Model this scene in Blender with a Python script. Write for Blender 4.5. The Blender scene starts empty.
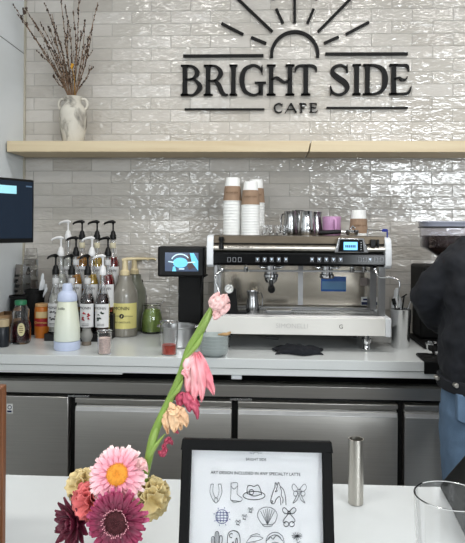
import bpy, math, random
from mathutils import Vector, Matrix, Euler, noise as mnoise
PI = math.pi
scene = bpy.context.scene
COL = scene.collection
RND = random.Random(7)

# ---------------------------------------------------------------- camera
F = 600.0
HZ = 229.0                      # image row of the eye level
EYE = Vector((0, 0, 1.46))
YAW, ROLL = math.radians(2.85), math.radians(0.4)
cam_d = bpy.data.cameras.new('camera')
cam = bpy.data.objects.new('camera', cam_d)
COL.objects.link(cam)
cam_d.sensor_fit = 'VERTICAL'
cam_d.sensor_height = 24
cam_d.lens = 24 * F / 543
cam_d.shift_y = -(271.5 - HZ) / 543
cam_d.clip_start = 0.02
M3 = Euler((PI / 2, 0, YAW)).to_matrix() @ Matrix.Rotation(ROLL, 3, 'Z')
cam.matrix_world = Matrix.Translation(EYE) @ M3.to_4x4()
scene.camera = cam

# ---------------------------------------------------------------- light
scene.view_settings.view_transform = 'Standard'
scene.view_settings.look = 'None'
scene.view_settings.gamma = 1
scene.view_settings.use_curve_mapping = False
scene.view_settings.exposure = 0.0
world = bpy.data.worlds.new('daylight'); scene.world = world
world.use_nodes = True
bg = world.node_tree.nodes['Background']
bg.inputs[0].default_value = (0.90, 0.95, 1.0, 1)
bg.inputs[1].default_value = 0.45


def area(name, loc, target, sx, sy, power, color=(1, 1, 1)):
    l = bpy.data.lights.new(name, 'AREA'); l.shape = 'RECTANGLE'
    l.size, l.size_y, l.energy, l.color = sx, sy, power, color
    o = bpy.data.objects.new(name, l); COL.objects.link(o)
    o.location = loc
    d = Vector(target) - Vector(loc)
    o.rotation_euler = d.to_track_quat('-Z', 'Y').to_euler()
    return o


# shop front windows behind the camera, and the row of ceiling panels
area('daylight_window', (2.7, -3.6, 2.15), (1.6, 3.0, 1.4), 2.6, 0.9, 150, (0.90, 0.96, 1.0))
area('daylight_window', (-1.6, -3.6, 1.9), (-0.6, 3.0, 1.2), 1.2, 1.8, 50, (0.90, 0.96, 1.0))
for px_, pw_ in ((-0.55, 8), (0.45, 9.5), (1.45, 10)):
    area('ceiling_panel_light', (px_, 2.02, 3.02), (px_, 2.02, 0), 0.74, 0.12, pw_, (1.0, 0.98, 0.95))
for px_ in (-0.8, 0.9):
    area('ceiling_panel_light', (px_, 0.1, 3.02), (px_, 0.1, 0), 1.1, 0.2, 16, (1.0, 0.97, 0.92))

# ---------------------------------------------------------------- placing


def ray(px, py):
    return M3 @ Vector(((px - 232.5) / F, -(py - HZ) / F, -1))


def W(px, py, Y):
    d = ray(px, py)
    return EYE + d * (Y / d.y)


def G(px, py, h):
    d = ray(px, py)
    return EYE + d * ((h - EYE.z) / d.z)


# ---------------------------------------------------------------- materials
def srgb(c):
    if isinstance(c, (int, float)): c = (c, c, c)
    r = []
    for v in c:
        v = v / 255
        r.append(v / 12.92 if v <= .04045 else ((v + .055) / 1.055) ** 2.4)
    return (r[0], r[1], r[2], 1)


MATS = {}


def mat(name, c, rough=.5, metal=0, var=.06, scale=18, bump=0, bscale=60, trans=0, ior=1.45, emit=None, es=1,
        coat=0, stretch=None, aniso=0, spec=None, sheen=0, sss=0):
    if name in MATS: return MATS[name]
    m = bpy.data.materials.new(name); m.use_nodes = True
    nt = m.node_tree; P = nt.nodes['Principled BSDF']
    base = srgb(c)
    P.inputs['Roughness'].default_value = rough
    P.inputs['Metallic'].default_value = metal
    P.inputs['IOR'].default_value = ior
    P.inputs['Transmission Weight'].default_value = trans
    P.inputs['Coat Weight'].default_value = coat
    if aniso: P.inputs['Anisotropic'].default_value = aniso
    if spec is not None: P.inputs['Specular IOR Level'].default_value = spec
    if sheen: P.inputs['Sheen Weight'].default_value = sheen
    if sss:
        P.inputs['Subsurface Weight'].default_value = sss
        P.inputs['Subsurface Radius'].default_value = (.01, .006, .004)
    P.inputs['Base Color'].default_value = base
    tc = nt.nodes.new('ShaderNodeTexCoord')
    mp = nt.nodes.new('ShaderNodeMapping')
    nt.links.new(tc.outputs['Object'], mp.inputs[0])
    if stretch: mp.inputs['Scale'].default_value = stretch
    if var:
        n = nt.nodes.new('ShaderNodeTexNoise'); n.inputs['Scale'].default_value = scale
        n.inputs['Detail'].default_value = 4
        nt.links.new(mp.outputs[0], n.inputs['Vector'])
        mr = nt.nodes.new('ShaderNodeMapRange')
        mr.inputs[1].default_value = .3; mr.inputs[2].default_value = .7
        mr.inputs[3].default_value = 1 - var; mr.inputs[4].default_value = 1 + var
        nt.links.new(n.outputs[0], mr.inputs[0])
        mx = nt.nodes.new('ShaderNodeVectorMath'); mx.operation = 'SCALE'
        mx.inputs[0].default_value = base[:3]
        nt.links.new(mr.outputs[0], mx.inputs['Scale'])
        nt.links.new(mx.outputs[0], P.inputs['Base Color'])
    if bump:
        n2 = nt.nodes.new('ShaderNodeTexNoise'); n2.inputs['Scale'].default_value = bscale
        n2.inputs['Detail'].default_value = 3
        nt.links.new(mp.outputs[0], n2.inputs['Vector'])
        b = nt.nodes.new('ShaderNodeBump'); b.inputs['Strength'].default_value = bump
        b.inputs['Distance'].default_value = .003
        nt.links.new(n2.outputs[0], b.inputs['Height'])
        nt.links.new(b.outputs[0], P.inputs['Normal'])
    if emit is not None:
        P.inputs['Emission Color'].default_value = srgb(emit)
        P.inputs['Emission Strength'].default_value = es
    MATS[name] = m
    return m


def ramp_mat(name, stops, rough=.5, scale=8, detail=6, stretch=(1, 1, 1), bump=0, metal=0, kind='noise', dist=0, coat=0):
    """noise or wave pushed through a colour ramp"""
    m = bpy.data.materials.new(name); m.use_nodes = True
    nt = m.node_tree; P = nt.nodes['Principled BSDF']
    P.inputs['Roughness'].default_value = rough; P.inputs['Metallic'].default_value = metal
    P.inputs['Coat Weight'].default_value = coat
    tc = nt.nodes.new('ShaderNodeTexCoord'); mp = nt.nodes.new('ShaderNodeMapping')
    mp.inputs['Scale'].default_value = stretch
    nt.links.new(tc.outputs['Object'], mp.inputs[0])
    if kind == 'wave':
        n = nt.nodes.new('ShaderNodeTexWave'); n.inputs['Distortion'].default_value = dist
    else:
        n = nt.nodes.new('ShaderNodeTexNoise'); n.inputs['Distortion'].default_value = dist
    n.inputs['Scale'].default_value = scale; n.inputs['Detail'].default_value = detail
    nt.links.new(mp.outputs[0], n.inputs['Vector'])
    r = nt.nodes.new('ShaderNodeValToRGB')
    el = r.color_ramp.elements
    while len(el) < len(stops): el.new(.5)
    for e, (p, c) in zip(el, stops): e.position = p; e.color = srgb(c)
    out = n.outputs['Fac'] if 'Fac' in n.outputs else n.outputs[0]
    nt.links.new(out, r.inputs[0]); nt.links.new(r.outputs[0], P.inputs['Base Color'])
    if bump:
        b = nt.nodes.new('ShaderNodeBump'); b.inputs['Strength'].default_value = bump
        b.inputs['Distance'].default_value = .004
        nt.links.new(out, b.inputs['Height']); nt.links.new(b.outputs[0], P.inputs['Normal'])
    MATS[name] = m
    return m


def radial_mat(name, stops, R, rough=.5):
    """petal colour from the flower's heart to the petal tips"""
    m = bpy.data.materials.new(name); m.use_nodes = True
    nt = m.node_tree; P = nt.nodes['Principled BSDF']; P.inputs['Roughness'].default_value = rough
    tc = nt.nodes.new('ShaderNodeTexCoord')
    ln = nt.nodes.new('ShaderNodeVectorMath'); ln.operation = 'LENGTH'; nt.links.new(tc.outputs['Object'], ln.inputs[0])
    n = nt.nodes.new('ShaderNodeTexNoise'); n.inputs['Scale'].default_value = 140
    nt.links.new(tc.outputs['Object'], n.inputs['Vector'])
    ml = nt.nodes.new('ShaderNodeMath'); ml.operation = 'MULTIPLY'; ml.inputs[1].default_value = 1 / R; nt.links.new(ln.outputs['Value'], ml.inputs[0])
    ad = nt.nodes.new('ShaderNodeMath'); ad.operation = 'MULTIPLY_ADD'; ad.inputs[1].default_value = .25; ad.inputs[2].default_value = -.125
    nt.links.new(n.outputs[0], ad.inputs[0])
    su = nt.nodes.new('ShaderNodeMath'); nt.links.new(ml.outputs[0], su.inputs[0]); nt.links.new(ad.outputs[0], su.inputs[1])
    r = nt.nodes.new('ShaderNodeValToRGB'); el = r.color_ramp.elements
    while len(el) < len(stops): el.new(.5)
    for e, (p, c) in zip(el, stops): e.position = p; e.color = srgb(c)
    nt.links.new(su.outputs[0], r.inputs[0]); nt.links.new(r.outputs[0], P.inputs['Base Color'])
    return m


# ---------------------------------------------------------------- mesh helpers
def origin(o):
    p = Vector((0, 0, 0))
    while o is not None:
        p = p + o.location; o = o.parent
    return p


class MB:
    def __init__(s):
        s.v = []; s.f = []; s.m = []

    def add(s, vs, fs, mi=0, M=None):
        b = len(s.v)
        for p in vs:
            p = Vector(p)
            s.v.append(M @ p if M is not None else p)
        for f in fs:
            s.f.append([b + i for i in f]); s.m.append(mi)
        return s

    def box(s, x0, x1, y0, y1, z0, z1, mi=0, M=None):
        vs = [(x, y, z) for z in (z0, z1) for y in (y0, y1) for x in (x0, x1)]
        return s.add(vs, [(0, 2, 3, 1), (4, 5, 7, 6), (0, 1, 5, 4), (2, 6, 7, 3), (0, 4, 6, 2), (1, 3, 7, 5)], mi, M)

    def cbox(s, c, d, mi=0, M=None):
        return s.box(c[0] - d[0] / 2, c[0] + d[0] / 2, c[1] - d[1] / 2, c[1] + d[1] / 2, c[2] - d[2] / 2, c[2] + d[2] / 2, mi, M)

    def lathe(s, prof, c=(0, 0, 0), n=32, mi=0, M=None, caps=True, fn=None):
        vs, fs = [], []
        k = len(prof)
        for (r, z) in prof:
            for j in range(n):
                a = 2 * PI * j / n
                rr = r * (fn(a, z) if fn else 1)
                vs.append((c[0] + rr * math.cos(a), c[1] + rr * math.sin(a), c[2] + z))
        for i in range(k - 1):
            for j in range(n):
                j2 = (j + 1) % n
                fs.append((i * n + j, i * n + j2, (i + 1) * n + j2, (i + 1) * n + j))
        if caps:
            if prof[0][0] > 1e-6: fs.append(tuple(range(n - 1, -1, -1)))
            if prof[-1][0] > 1e-6: fs.append(tuple((k - 1) * n + j for j in range(n)))
        return s.add(vs, fs, mi, M)

    def cyl(s, a, b, r, r2=None, n=20, mi=0, M=None):
        return s.tube([a, b], [r, r if r2 is None else r2], n, mi, M)

    def tube(s, pts, rad, n=10, mi=0, M=None, flat=1.0, caps=True):
        pts = [Vector(p) for p in pts]
        if not isinstance(rad, (list, tuple)): rad = [rad] * len(pts)
        vs, fs = [], []
        up = None
        for i, p in enumerate(pts):
            t = (pts[min(i + 1, len(pts) - 1)] - pts[max(i - 1, 0)])
            if t.length < 1e-9: t = Vector((0, 0, 1))
            t.normalize()
            if up is None:
                ref = Vector((0, 0, 1)) if abs(t.z) < .9 else Vector((0, 1, 0))
                up = (ref - t * ref.dot(t)).normalized()
            else:
                up = up - t * up.dot(t)
                if up.length < 1e-6: up = t.orthogonal()
                up.normalize()
            sd = t.cross(up)
            for j in range(n):
                a = 2 * PI * j / n
                vs.append(p + sd * (rad[i] * math.cos(a)) + up * (rad[i] * flat * math.sin(a)))
        for i in range(len(pts) - 1):
            for j in range(n):
                j2 = (j + 1) % n
                fs.append((i * n + j, i * n + j2, (i + 1) * n + j2, (i + 1) * n + j))
        if caps:
            fs.append(tuple(range(n - 1, -1, -1)))
            fs.append(tuple((len(pts) - 1) * n + j for j in range(n)))
        return s.add(vs, fs, mi, M)

    def prism(s, poly, a0, a1, axis='y', mi=0, M=None):
        """closed outline extruded along an axis; the outline is given in the other two axes in order"""
        def mk(p, a):
            return {'x': (a, p[0], p[1]), 'y': (p[0], a, p[1]), 'z': (p[0], p[1], a)}[axis]
        n = len(poly)
        vs = [mk(p, a0) for p in poly] + [mk(p, a1) for p in poly]
        fs = [tuple(range(n)), tuple(range(2 * n - 1, n - 1, -1))]
        for i in range(n):
            j = (i + 1) % n
            fs.append((i, i + n, j + n, j))
        return s.add(vs, fs, mi, M)

    def strip(s, pts, y0, y1, mi=0, M=None, closed=False):
        """stroke of varying width in the x-z plane: pts (x, z, w); extruded y0..y1"""
        n = len(pts)
        L, R = [], []
        for i in range(n):
            if closed: a, b = pts[(i - 1) % n], pts[(i + 1) % n]
            else: a, b = pts[max(i - 1, 0)], pts[min(i + 1, n - 1)]
            tx, tz = b[0] - a[0], b[1] - a[1]
            l = math.hypot(tx, tz) or 1
            nx, nz = -tz / l, tx / l
            x, z, w = pts[i]
            L.append((x + nx * w / 2, z + nz * w / 2)); R.append((x - nx * w / 2, z - nz * w / 2))
        vs = [(p[0], y0, p[1]) for p in L] + [(p[0], y0, p[1]) for p in R] + [(p[0], y1, p[1]) for p in L] + [(p[0], y1, p[1]) for p in R]
        fs = []
        for i in range(n if closed else n - 1):
            j = (i + 1) % n
            fs += [(i, j, n + j, n + i), (2 * n + i, 3 * n + i, 3 * n + j, 2 * n + j), (i, 2 * n + i, 2 * n + j, j), (n + i, n + j, 3 * n + j, 3 * n + i)]
        if not closed:
            fs += [(0, n, 3 * n, 2 * n), (n - 1, 3 * n - 1, 4 * n - 1, 2 * n - 1)]
        return s.add(vs, fs, mi, M)

    def ball(s, c, r, n=16, k=10, mi=0, M=None, sc=(1, 1, 1)):
        vs = [(c[0], c[1], c[2] + r * sc[2])]
        for i in range(1, k):
            t = PI * i / k
            for j in range(n):
                a = 2 * PI * j / n
                vs.append((c[0] + r * sc[0] * math.sin(t) * math.cos(a), c[1] + r * sc[1] * math.sin(t) * math.sin(a), c[2] + r * sc[2] * math.cos(t)))
        vs.append((c[0], c[1], c[2] - r * sc[2]))
        fs = [(0, 1 + j, 1 + (j + 1) % n) for j in range(n)]
        for i in range(k - 2):
            for j in range(n):
                j2 = (j + 1) % n
                fs.append((1 + i * n + j, 1 + (i + 1) * n + j, 1 + (i + 1) * n + j2, 1 + i * n + j2))
        b = 1 + (k - 2) * n
        fs += [(b + j, len(vs) - 1, b + (j + 1) % n) for j in range(n)]
        return s.add(vs, fs, mi, M)

    def grid(s, fn, nu, nv, mi=0, M=None, thick=0):
        """surface fn(u, v) for u, v in 0..1; thick makes it a closed sheet"""
        vs = [Vector(fn(i / nu, j / nv)) for i in range(nu + 1) for j in range(nv + 1)]
        q = lambda i, j: i * (nv + 1) + j
        fs = [(q(i, j), q(i + 1, j), q(i + 1, j + 1), q(i, j + 1)) for i in range(nu) for j in range(nv)]
        return s.add(vs, fs, mi, M)

    def build(s, name, mats, parent=None, smooth=True, bevel=0, seg=2, angle=38, solid=0, sub=0, kind=None, label=None):
        me = bpy.data.meshes.new(name)
        off = origin(parent)
        me.from_pydata([tuple(p - off) for p in s.v], [], s.f)
        if not isinstance(mats, (list, tuple)): mats = [mats]
        for m in mats: me.materials.append(m)
        me.polygons.foreach_set('material_index', s.m)
        import bmesh
        bm = bmesh.new(); bm.from_mesh(me)
        bmesh.ops.remove_doubles(bm, verts=bm.verts, dist=1e-6)
        bmesh.ops.recalc_face_normals(bm, faces=bm.faces)
        if smooth:
            for f in bm.faces: f.smooth = True
            if mats[0].name.startswith(('clear_', 'smoky')): angle = 22
            lim = math.radians(angle)
            for e in bm.edges:
                if len(e.link_faces) == 2 and e.calc_face_angle(0) > lim: e.smooth = False
        bm.to_mesh(me); bm.free()
        o = bpy.data.objects.new(name, me); COL.objects.link(o)
        if parent is not None: o.parent = parent
        if solid:
            md = o.modifiers.new('thickness', 'SOLIDIFY'); md.thickness = solid; md.offset = 0
        if bevel:
            md = o.modifiers.new('bevel', 'BEVEL'); md.width = bevel; md.segments = seg
            md.limit_method = 'ANGLE'; md.angle_limit = math.radians(40)
        if sub:
            md = o.modifiers.new('smooth', 'SUBSURF'); md.levels = sub; md.render_levels = sub
        if kind: o['kind'] = kind
        if label: o['label'] = label
        return o


def thing(name, loc, label, cat, group=None):
    o = bpy.data.objects.new(name, None); COL.objects.link(o)
    o.location = loc; o.empty_display_size = .03
    o['label'] = label; o['category'] = cat
    if group: o['group'] = group
    return o


def tag(o, label, cat, group=None):
    o['label'] = label; o['category'] = cat
    if group: o['group'] = group
    return o


def copy_tree(o, parent=None):
    c = o.copy(); COL.objects.link(c)
    if parent is not None: c.parent = parent
    for ch in [q for q in bpy.data.objects if q.parent == o]:
        copy_tree(ch, c)
    return c


def centre_on(o, p):
    """give a one-mesh thing an origin at its base"""
    p = Vector(p)
    o.data.transform(Matrix.Translation(-p)); o.location = p
    return o


def text(s, size, name, m, parent, M, depth=.0004, align='CENTER', sx=1.0):
    cu = bpy.data.curves.new(name, 'FONT'); cu.body = s; cu.size = size
    cu.align_x = align; cu.align_y = 'CENTER'; cu.extrude = depth; cu.resolution_u = 3
    t = bpy.data.objects.new('tmp', cu); COL.objects.link(t)
    dg = bpy.context.evaluated_depsgraph_get()
    me = bpy.data.meshes.new_from_object(t.evaluated_get(dg))
    bpy.data.objects.remove(t); bpy.data.curves.remove(cu)
    me.name = name
    me.transform(Matrix.Translation(-origin(parent)) @ M @ Matrix.Diagonal((sx, 1, 1, 1)))
    me.materials.clear(); me.materials.append(m)
    o = bpy.data.objects.new(name, me); COL.objects.link(o)
    if parent is not None: o.parent = parent
    return o


def facing(p, yaw=0, tilt=0):
    """text / flat art upright at p, facing the camera side (-y)"""
    return Matrix.Translation(Vector(p)) @ Matrix.Rotation(yaw, 4, 'Z') @ Matrix.Rotation(PI / 2 - tilt, 4, 'X')


def catmull(pts, k=6, closed=False):
    out = []
    n = len(pts)
    rng = range(n) if closed else range(n - 1)
    for i in rng:
        if closed: p = [pts[(i + d) % n] for d in (-1, 0, 1, 2)]
        else: p = [pts[max(i - 1, 0)], pts[i], pts[i + 1], pts[min(i + 2, n - 1)]]
        for j in range(k):
            t = j / k
            out.append(tuple(.5 * (2 * b + (c - a) * t + (2 * a - 5 * b + 4 * c - d) * t * t + (3 * b - a - 3 * c + d) * t ** 3)
                             for a, b, c, d in zip(*p)))
    if not closed: out.append(tuple(pts[-1]))
    return out

# ================================================================ materials in use
M_black = mat('black_plastic', 16, .4, var=.1, spec=.3)
M_matte = mat('black_matte', 12, .6, var=.1, spec=.25)
M_blackgl = mat('black_gloss', 8, .15, var=.05, spec=.2)
M_steel = mat('brushed_steel', 176, .24, 1, var=.05, scale=30, stretch=(1, 1, 12), bump=.03, bscale=200)
M_chrome = mat('chrome', 205, .07, 1, var=.02)
M_fridge = mat('fridge_steel', (206, 203, 197), .33, 1, var=.05, scale=3, stretch=(1, 1, 60), bump=.03, bscale=20, aniso=.6)
M_counter = mat('white_quartz', (214, 217, 216), .22, var=.02, scale=160)
M_fcounter = mat('front_white_laminate', (206, 210, 211), .3, var=.012, scale=30)
M_white = mat('white_plastic', (226, 229, 232), .3, var=.02)
M_paper = mat('white_paper', (238, 238, 235), .75, var=.02)
M_glass = mat('clear_glass', 250, .02, var=0, trans=1, ior=1.45)
M_plastic = mat('clear_plastic', 252, .06, var=0, trans=1, ior=1.15)
M_ink = mat('black_ink', 30, .6, var=.1)

# ================================================================ setting
YB = 3.17
XL = W(24, 150, YB).x
CEIL = 3.05
mb = MB(); mb.box(XL - .1, 4.2, -4, YB + .1, -.05, 0)
o = mb.build('floor', mat('grey_concrete', 105, .5, var=.15, scale=5)); o['kind'] = 'structure'
mb = MB(); mb.box(XL - .1, 4.2, -4, YB + .1, CEIL, CEIL + .05)
o = mb.build('ceiling', mat('ceiling_white', 225, .8)); o['kind'] = 'structure'

# back wall: every glazed tile slightly out of true
TW, TH = .211, .0655
z_ref = W(40, 73.5, YB).z
x_ref = W(350, 172, YB).x
row_ref = math.floor((W(350, 172, YB).z - z_ref) / TH)
vs, fs, cols = [], [], []
mbw = MB()
mbw.box(XL - .02, 4.2, YB + .0016, YB + .1, 0, CEIL, 1)
tile_cols = [(.5, .5, .5)] * 6
rt = random.Random(3)
r0 = math.floor((.85 - z_ref) / TH) ; r1 = math.ceil((CEIL - z_ref) / TH)
g = .0009
for r in range(r0, r1):
    z0 = z_ref + r * TH
    off = 0 if (r - row_ref) % 2 == 0 else TW / 2
    k0 = math.floor((XL - x_ref - off) / TW); k1 = math.ceil((2.9 - x_ref - off) / TW)
    for k in range(k0, k1):
        x0 = max(x_ref + off + k * TW, XL); x1 = x_ref + off + (k + 1) * TW
        if x1 - x0 < .01: continue
        zt = min(z0 + TH, CEIL)
        if zt - z0 < .01: continue
        ty = [rt.uniform(-.0011, .0011) for _ in range(4)]
        tint = rt.random()
        xa, xb, za, zb = x0 + g, x1 - g, z0 + g, zt - g
        e = .0018
        f4 = [(xa + e, za + e), (xb - e, za + e), (xb - e, zb - e), (xa + e, zb - e)]
        b4 = [(xa, za), (xb, za), (xb, zb), (xa, zb)]
        V = [(p[0], YB + ty[i], p[1]) for i, p in enumerate(f4)] + [(p[0], YB + .0024, p[1]) for p in b4]
        mbw.add(V, [(0, 1, 2, 3), (0, 4, 5, 1), (1, 5, 6, 2), (2, 6, 7, 3), (3, 7, 4, 0)])
        tile_cols += [(tint, rt.random(), 0)] * 5
m = bpy.data.materials.new('glazed_tile'); m.use_nodes = True
nt = m.node_tree; P = nt.nodes['Principled BSDF']
at_ = nt.nodes.new('ShaderNodeAttribute'); at_.attribute_name = 'tint'
sep = nt.nodes.new('ShaderNodeSeparateColor'); nt.links.new(at_.outputs['Color'], sep.inputs[0])
cr = nt.nodes.new('ShaderNodeValToRGB')
for i, (p, c) in enumerate([(0, (172, 164, 154)), (.35, (190, 183, 174)), (.7, (200, 195, 187)), (1, (212, 208, 202))]):
    if i > 1: cr.color_ramp.elements.new(.5)
for e, (p, c) in zip(cr.color_ramp.elements, [(0, (172, 166, 158)), (.35, (185, 180, 172)), (.7, (193, 188, 181)), (1, (201, 197, 191))]):
    e.position = p; e.color = srgb(c)
tc = nt.nodes.new('ShaderNodeTexCoord')
n1 = nt.nodes.new('ShaderNodeTexNoise'); n1.inputs['Scale'].default_value = 14; n1.inputs['Detail'].default_value = 4
nt.links.new(tc.outputs['Object'], n1.inputs['Vector'])
ma = nt.nodes.new('ShaderNodeMath'); ma.operation = 'MULTIPLY_ADD'; ma.inputs[1].default_value = .5
ms = nt.nodes.new('ShaderNodeMath'); ms.operation = 'MULTIPLY_ADD'; ms.inputs[1].default_value = .75; ms.inputs[2].default_value = -.12
nt.links.new(sep.outputs[0], ms.inputs[0]); nt.links.new(n1.outputs[0], ma.inputs[0]); nt.links.new(ms.outputs[0], ma.inputs[2])
nt.links.new(ma.outputs[0], cr.inputs[0]); nt.links.new(cr.outputs[0], P.inputs['Base Color'])
P.inputs['Roughness'].default_value = .035
P.inputs['Specular IOR Level'].default_value = .6
# hand-made waviness; some tiles are livelier than others
mp = nt.nodes.new('ShaderNodeMapping'); mp.inputs['Scale'].default_value = (1, 1, 2.2)
nt.links.new(tc.outputs['Object'], mp.inputs[0])
n2 = nt.nodes.new('ShaderNodeTexNoise'); n2.inputs['Scale'].default_value = 26; n2.inputs['Detail'].default_value = 1.0
nt.links.new(mp.outputs[0], n2.inputs['Vector'])
mr = nt.nodes.new('ShaderNodeMapRange'); mr.inputs[3].default_value = .25; mr.inputs[4].default_value = 1.0
nt.links.new(sep.outputs[1], mr.inputs[0])
bp = nt.nodes.new('ShaderNodeBump'); bp.inputs['Distance'].default_value = .0068
nt.links.new(mr.outputs[0], bp.inputs['Strength']); nt.links.new(n2.outputs[0], bp.inputs['Height'])
nt.links.new(bp.outputs[0], P.inputs['Normal'])
me_w = bpy.data.meshes.new('wall_back')
me_w.from_pydata([tuple(p) for p in mbw.v], [], mbw.f)
me_w.materials.append(m); me_w.materials.append(mat('tile_grout', (168, 165, 159), .8))
me_w.polygons.foreach_set('material_index', mbw.m)
ca = me_w.color_attributes.new('tint', 'FLOAT_COLOR', 'CORNER')
for poly in me_w.polygons:
    c = tile_cols[poly.index]
    for li in poly.loop_indices: ca.data[li].color = (c[0], c[1], c[2], 1)
o = bpy.data.objects.new('wall_back', me_w); COL.objects.link(o); o['kind'] = 'structure'

# left wall: large pale slabs with one joint
zj = W(24, 54, YB).z
ramp_mat('pale_slab', [(0, (196, 200, 201)), (.45, (216, 221, 223)), (.62, (224, 229, 232)), (1, (206, 213, 216))], .3, 1.6, 8, (1, 1, .8), dist=1.2)
mb = MB()
mb.box(XL - .1, XL, -1.0, YB + .1, 0, zj - .003); mb.box(XL - .1, XL, -1.0, YB + .1, zj + .003, CEIL)
mb.box(XL - .1, XL - .004, -1.0, YB + .1, zj - .003, zj + .003, 1)
o = mb.build('wall_left', [MATS['pale_slab'], mat('slab_joint', 120, .8)], smooth=False); o['kind'] = 'structure'
mb = MB(); mb.box(XL - .0005, XL + .009, YB - .011, YB, .93, CEIL)
o = mb.build('trim_1', mat('corner_trim', (178, 172, 156), .4, .1)); o['kind'] = 'structure'

# ================================================================ shelf boards
YS = 2.925
zs1 = 1.838; zs0 = zs1
zst = W(100, 140.8, YS).z; zsb = W(100, 151.8, YS).z
m = ramp_mat('pale_oak', [(0, (178, 157, 122)), (.4, (200, 181, 147)), (.7, (210, 194, 162)), (1, (188, 168, 133))], .5, 2.2, 7, (.6, 5, 9), bump=.05, dist=.8)
xj = W(311, 146, YS).x
def board(x0, x1, jl, jr, lab):
    o = MB()
    d = .003
    o.prism([(x0 + (d if jl else 0), zst), (x1 - (d if jr else 0), zst), (x1 - (d if jr else 0) - (.010 if jr else 0), zsb), (x0 + (d if jl else 0) - (.010 if jl else 0), zsb)], YS, YB - .002, 'y')
    b = o.build('wall_shelf', m, bevel=.002)
    return tag(centre_on(b, (x0, YB, zsb)), lab, 'shelf', 'shelf boards under the sign')
board(XL + .012, xj, False, True, 'long pale wooden wall shelf board carrying the jug, left of the joint')
board(xj, 1.9, True, False, 'pale wooden wall shelf board right of the joint, with a small knot')

# ================================================================ sign
M_sign = mat('sign_black', 10, .5, var=.08, spec=.2)
YG = YB - .022
pc = W(294.5, 80, YG)
sg = thing('cafe_sign', pc, 'black raised wall sign reading BRIGHT SIDE CAFE under a half sun with rays', 'sign')
def px2(px, py):
    p = W(px, py, YG); return p.x, p.z
def ext(pts, name, mb=None):
    b = mb or MB(); b.strip(pts, YG, YB - .004); return b
TK = .0052 * 3.17 / 3.0
def line(a, b, w, name):
    (x0, z0), (x1, z1) = px2(*a), px2(*b)
    MB().strip([(x0, z0, w), (x1, z1, w)], YG, YB - .004).build(name, M_sign, sg, bevel=.0008)
u = YG / F
line((183, 55.6), (263.5, 55.2), 2.6 * u, 'rule_line'); line((325.5, 53.6), (408, 53.4), 2.6 * u, 'rule_line')
line((184.5, 109), (264.5, 109), 1.7 * u, 'rule_line'); line((326.5, 107.6), (408, 107.6), 1.7 * u, 'rule_line')
zc = px2(294.7, 54.5)
R = 23 * u
arc = [(zc[0] + R * math.cos(t), zc[1] + R * math.sin(t), 3.1 * u) for t in [PI + .12 - (PI + .24) * i / 40 for i in range(41)]]
MB().strip(arc, YG, YB - .004).build('sun_arch', M_sign, sg, bevel=.0008)
def zr(X, Y): return (170 + X / 1.788, Y / 1.788)
for a, b in [((92, 41), (131, 61)), ((145, 66), (172, 77)), ((118, -6), (183, 56)), ((190, 15), (202, 41)), ((223, -14), (223, 40)),
             ((257, 15), (246, 41)), ((327, -7), (265, 56)), ((276, 76.5), (302, 65)), ((315, 60.5), (356, 39)), ((178, -18), (186, -2)), ((268, -18), (261, -2))]:
    line(zr(*a), zr(*b), 2.5 * u, 'sun_ray')

H_ = .082; h_ = .055; s_ = .17
def stem(x, z0=0, z1=1, w=.15, fl=1.75):
    return [(x, z0, w * fl), (x, z0 + .035, w * fl * .93), (x, z0 + .09, w), (x, (z0 + z1) / 2, w * .94), (x, z1 - .09, w), (x, z1 - .035, w * fl * .93), (x, z1, w * fl)]
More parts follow.
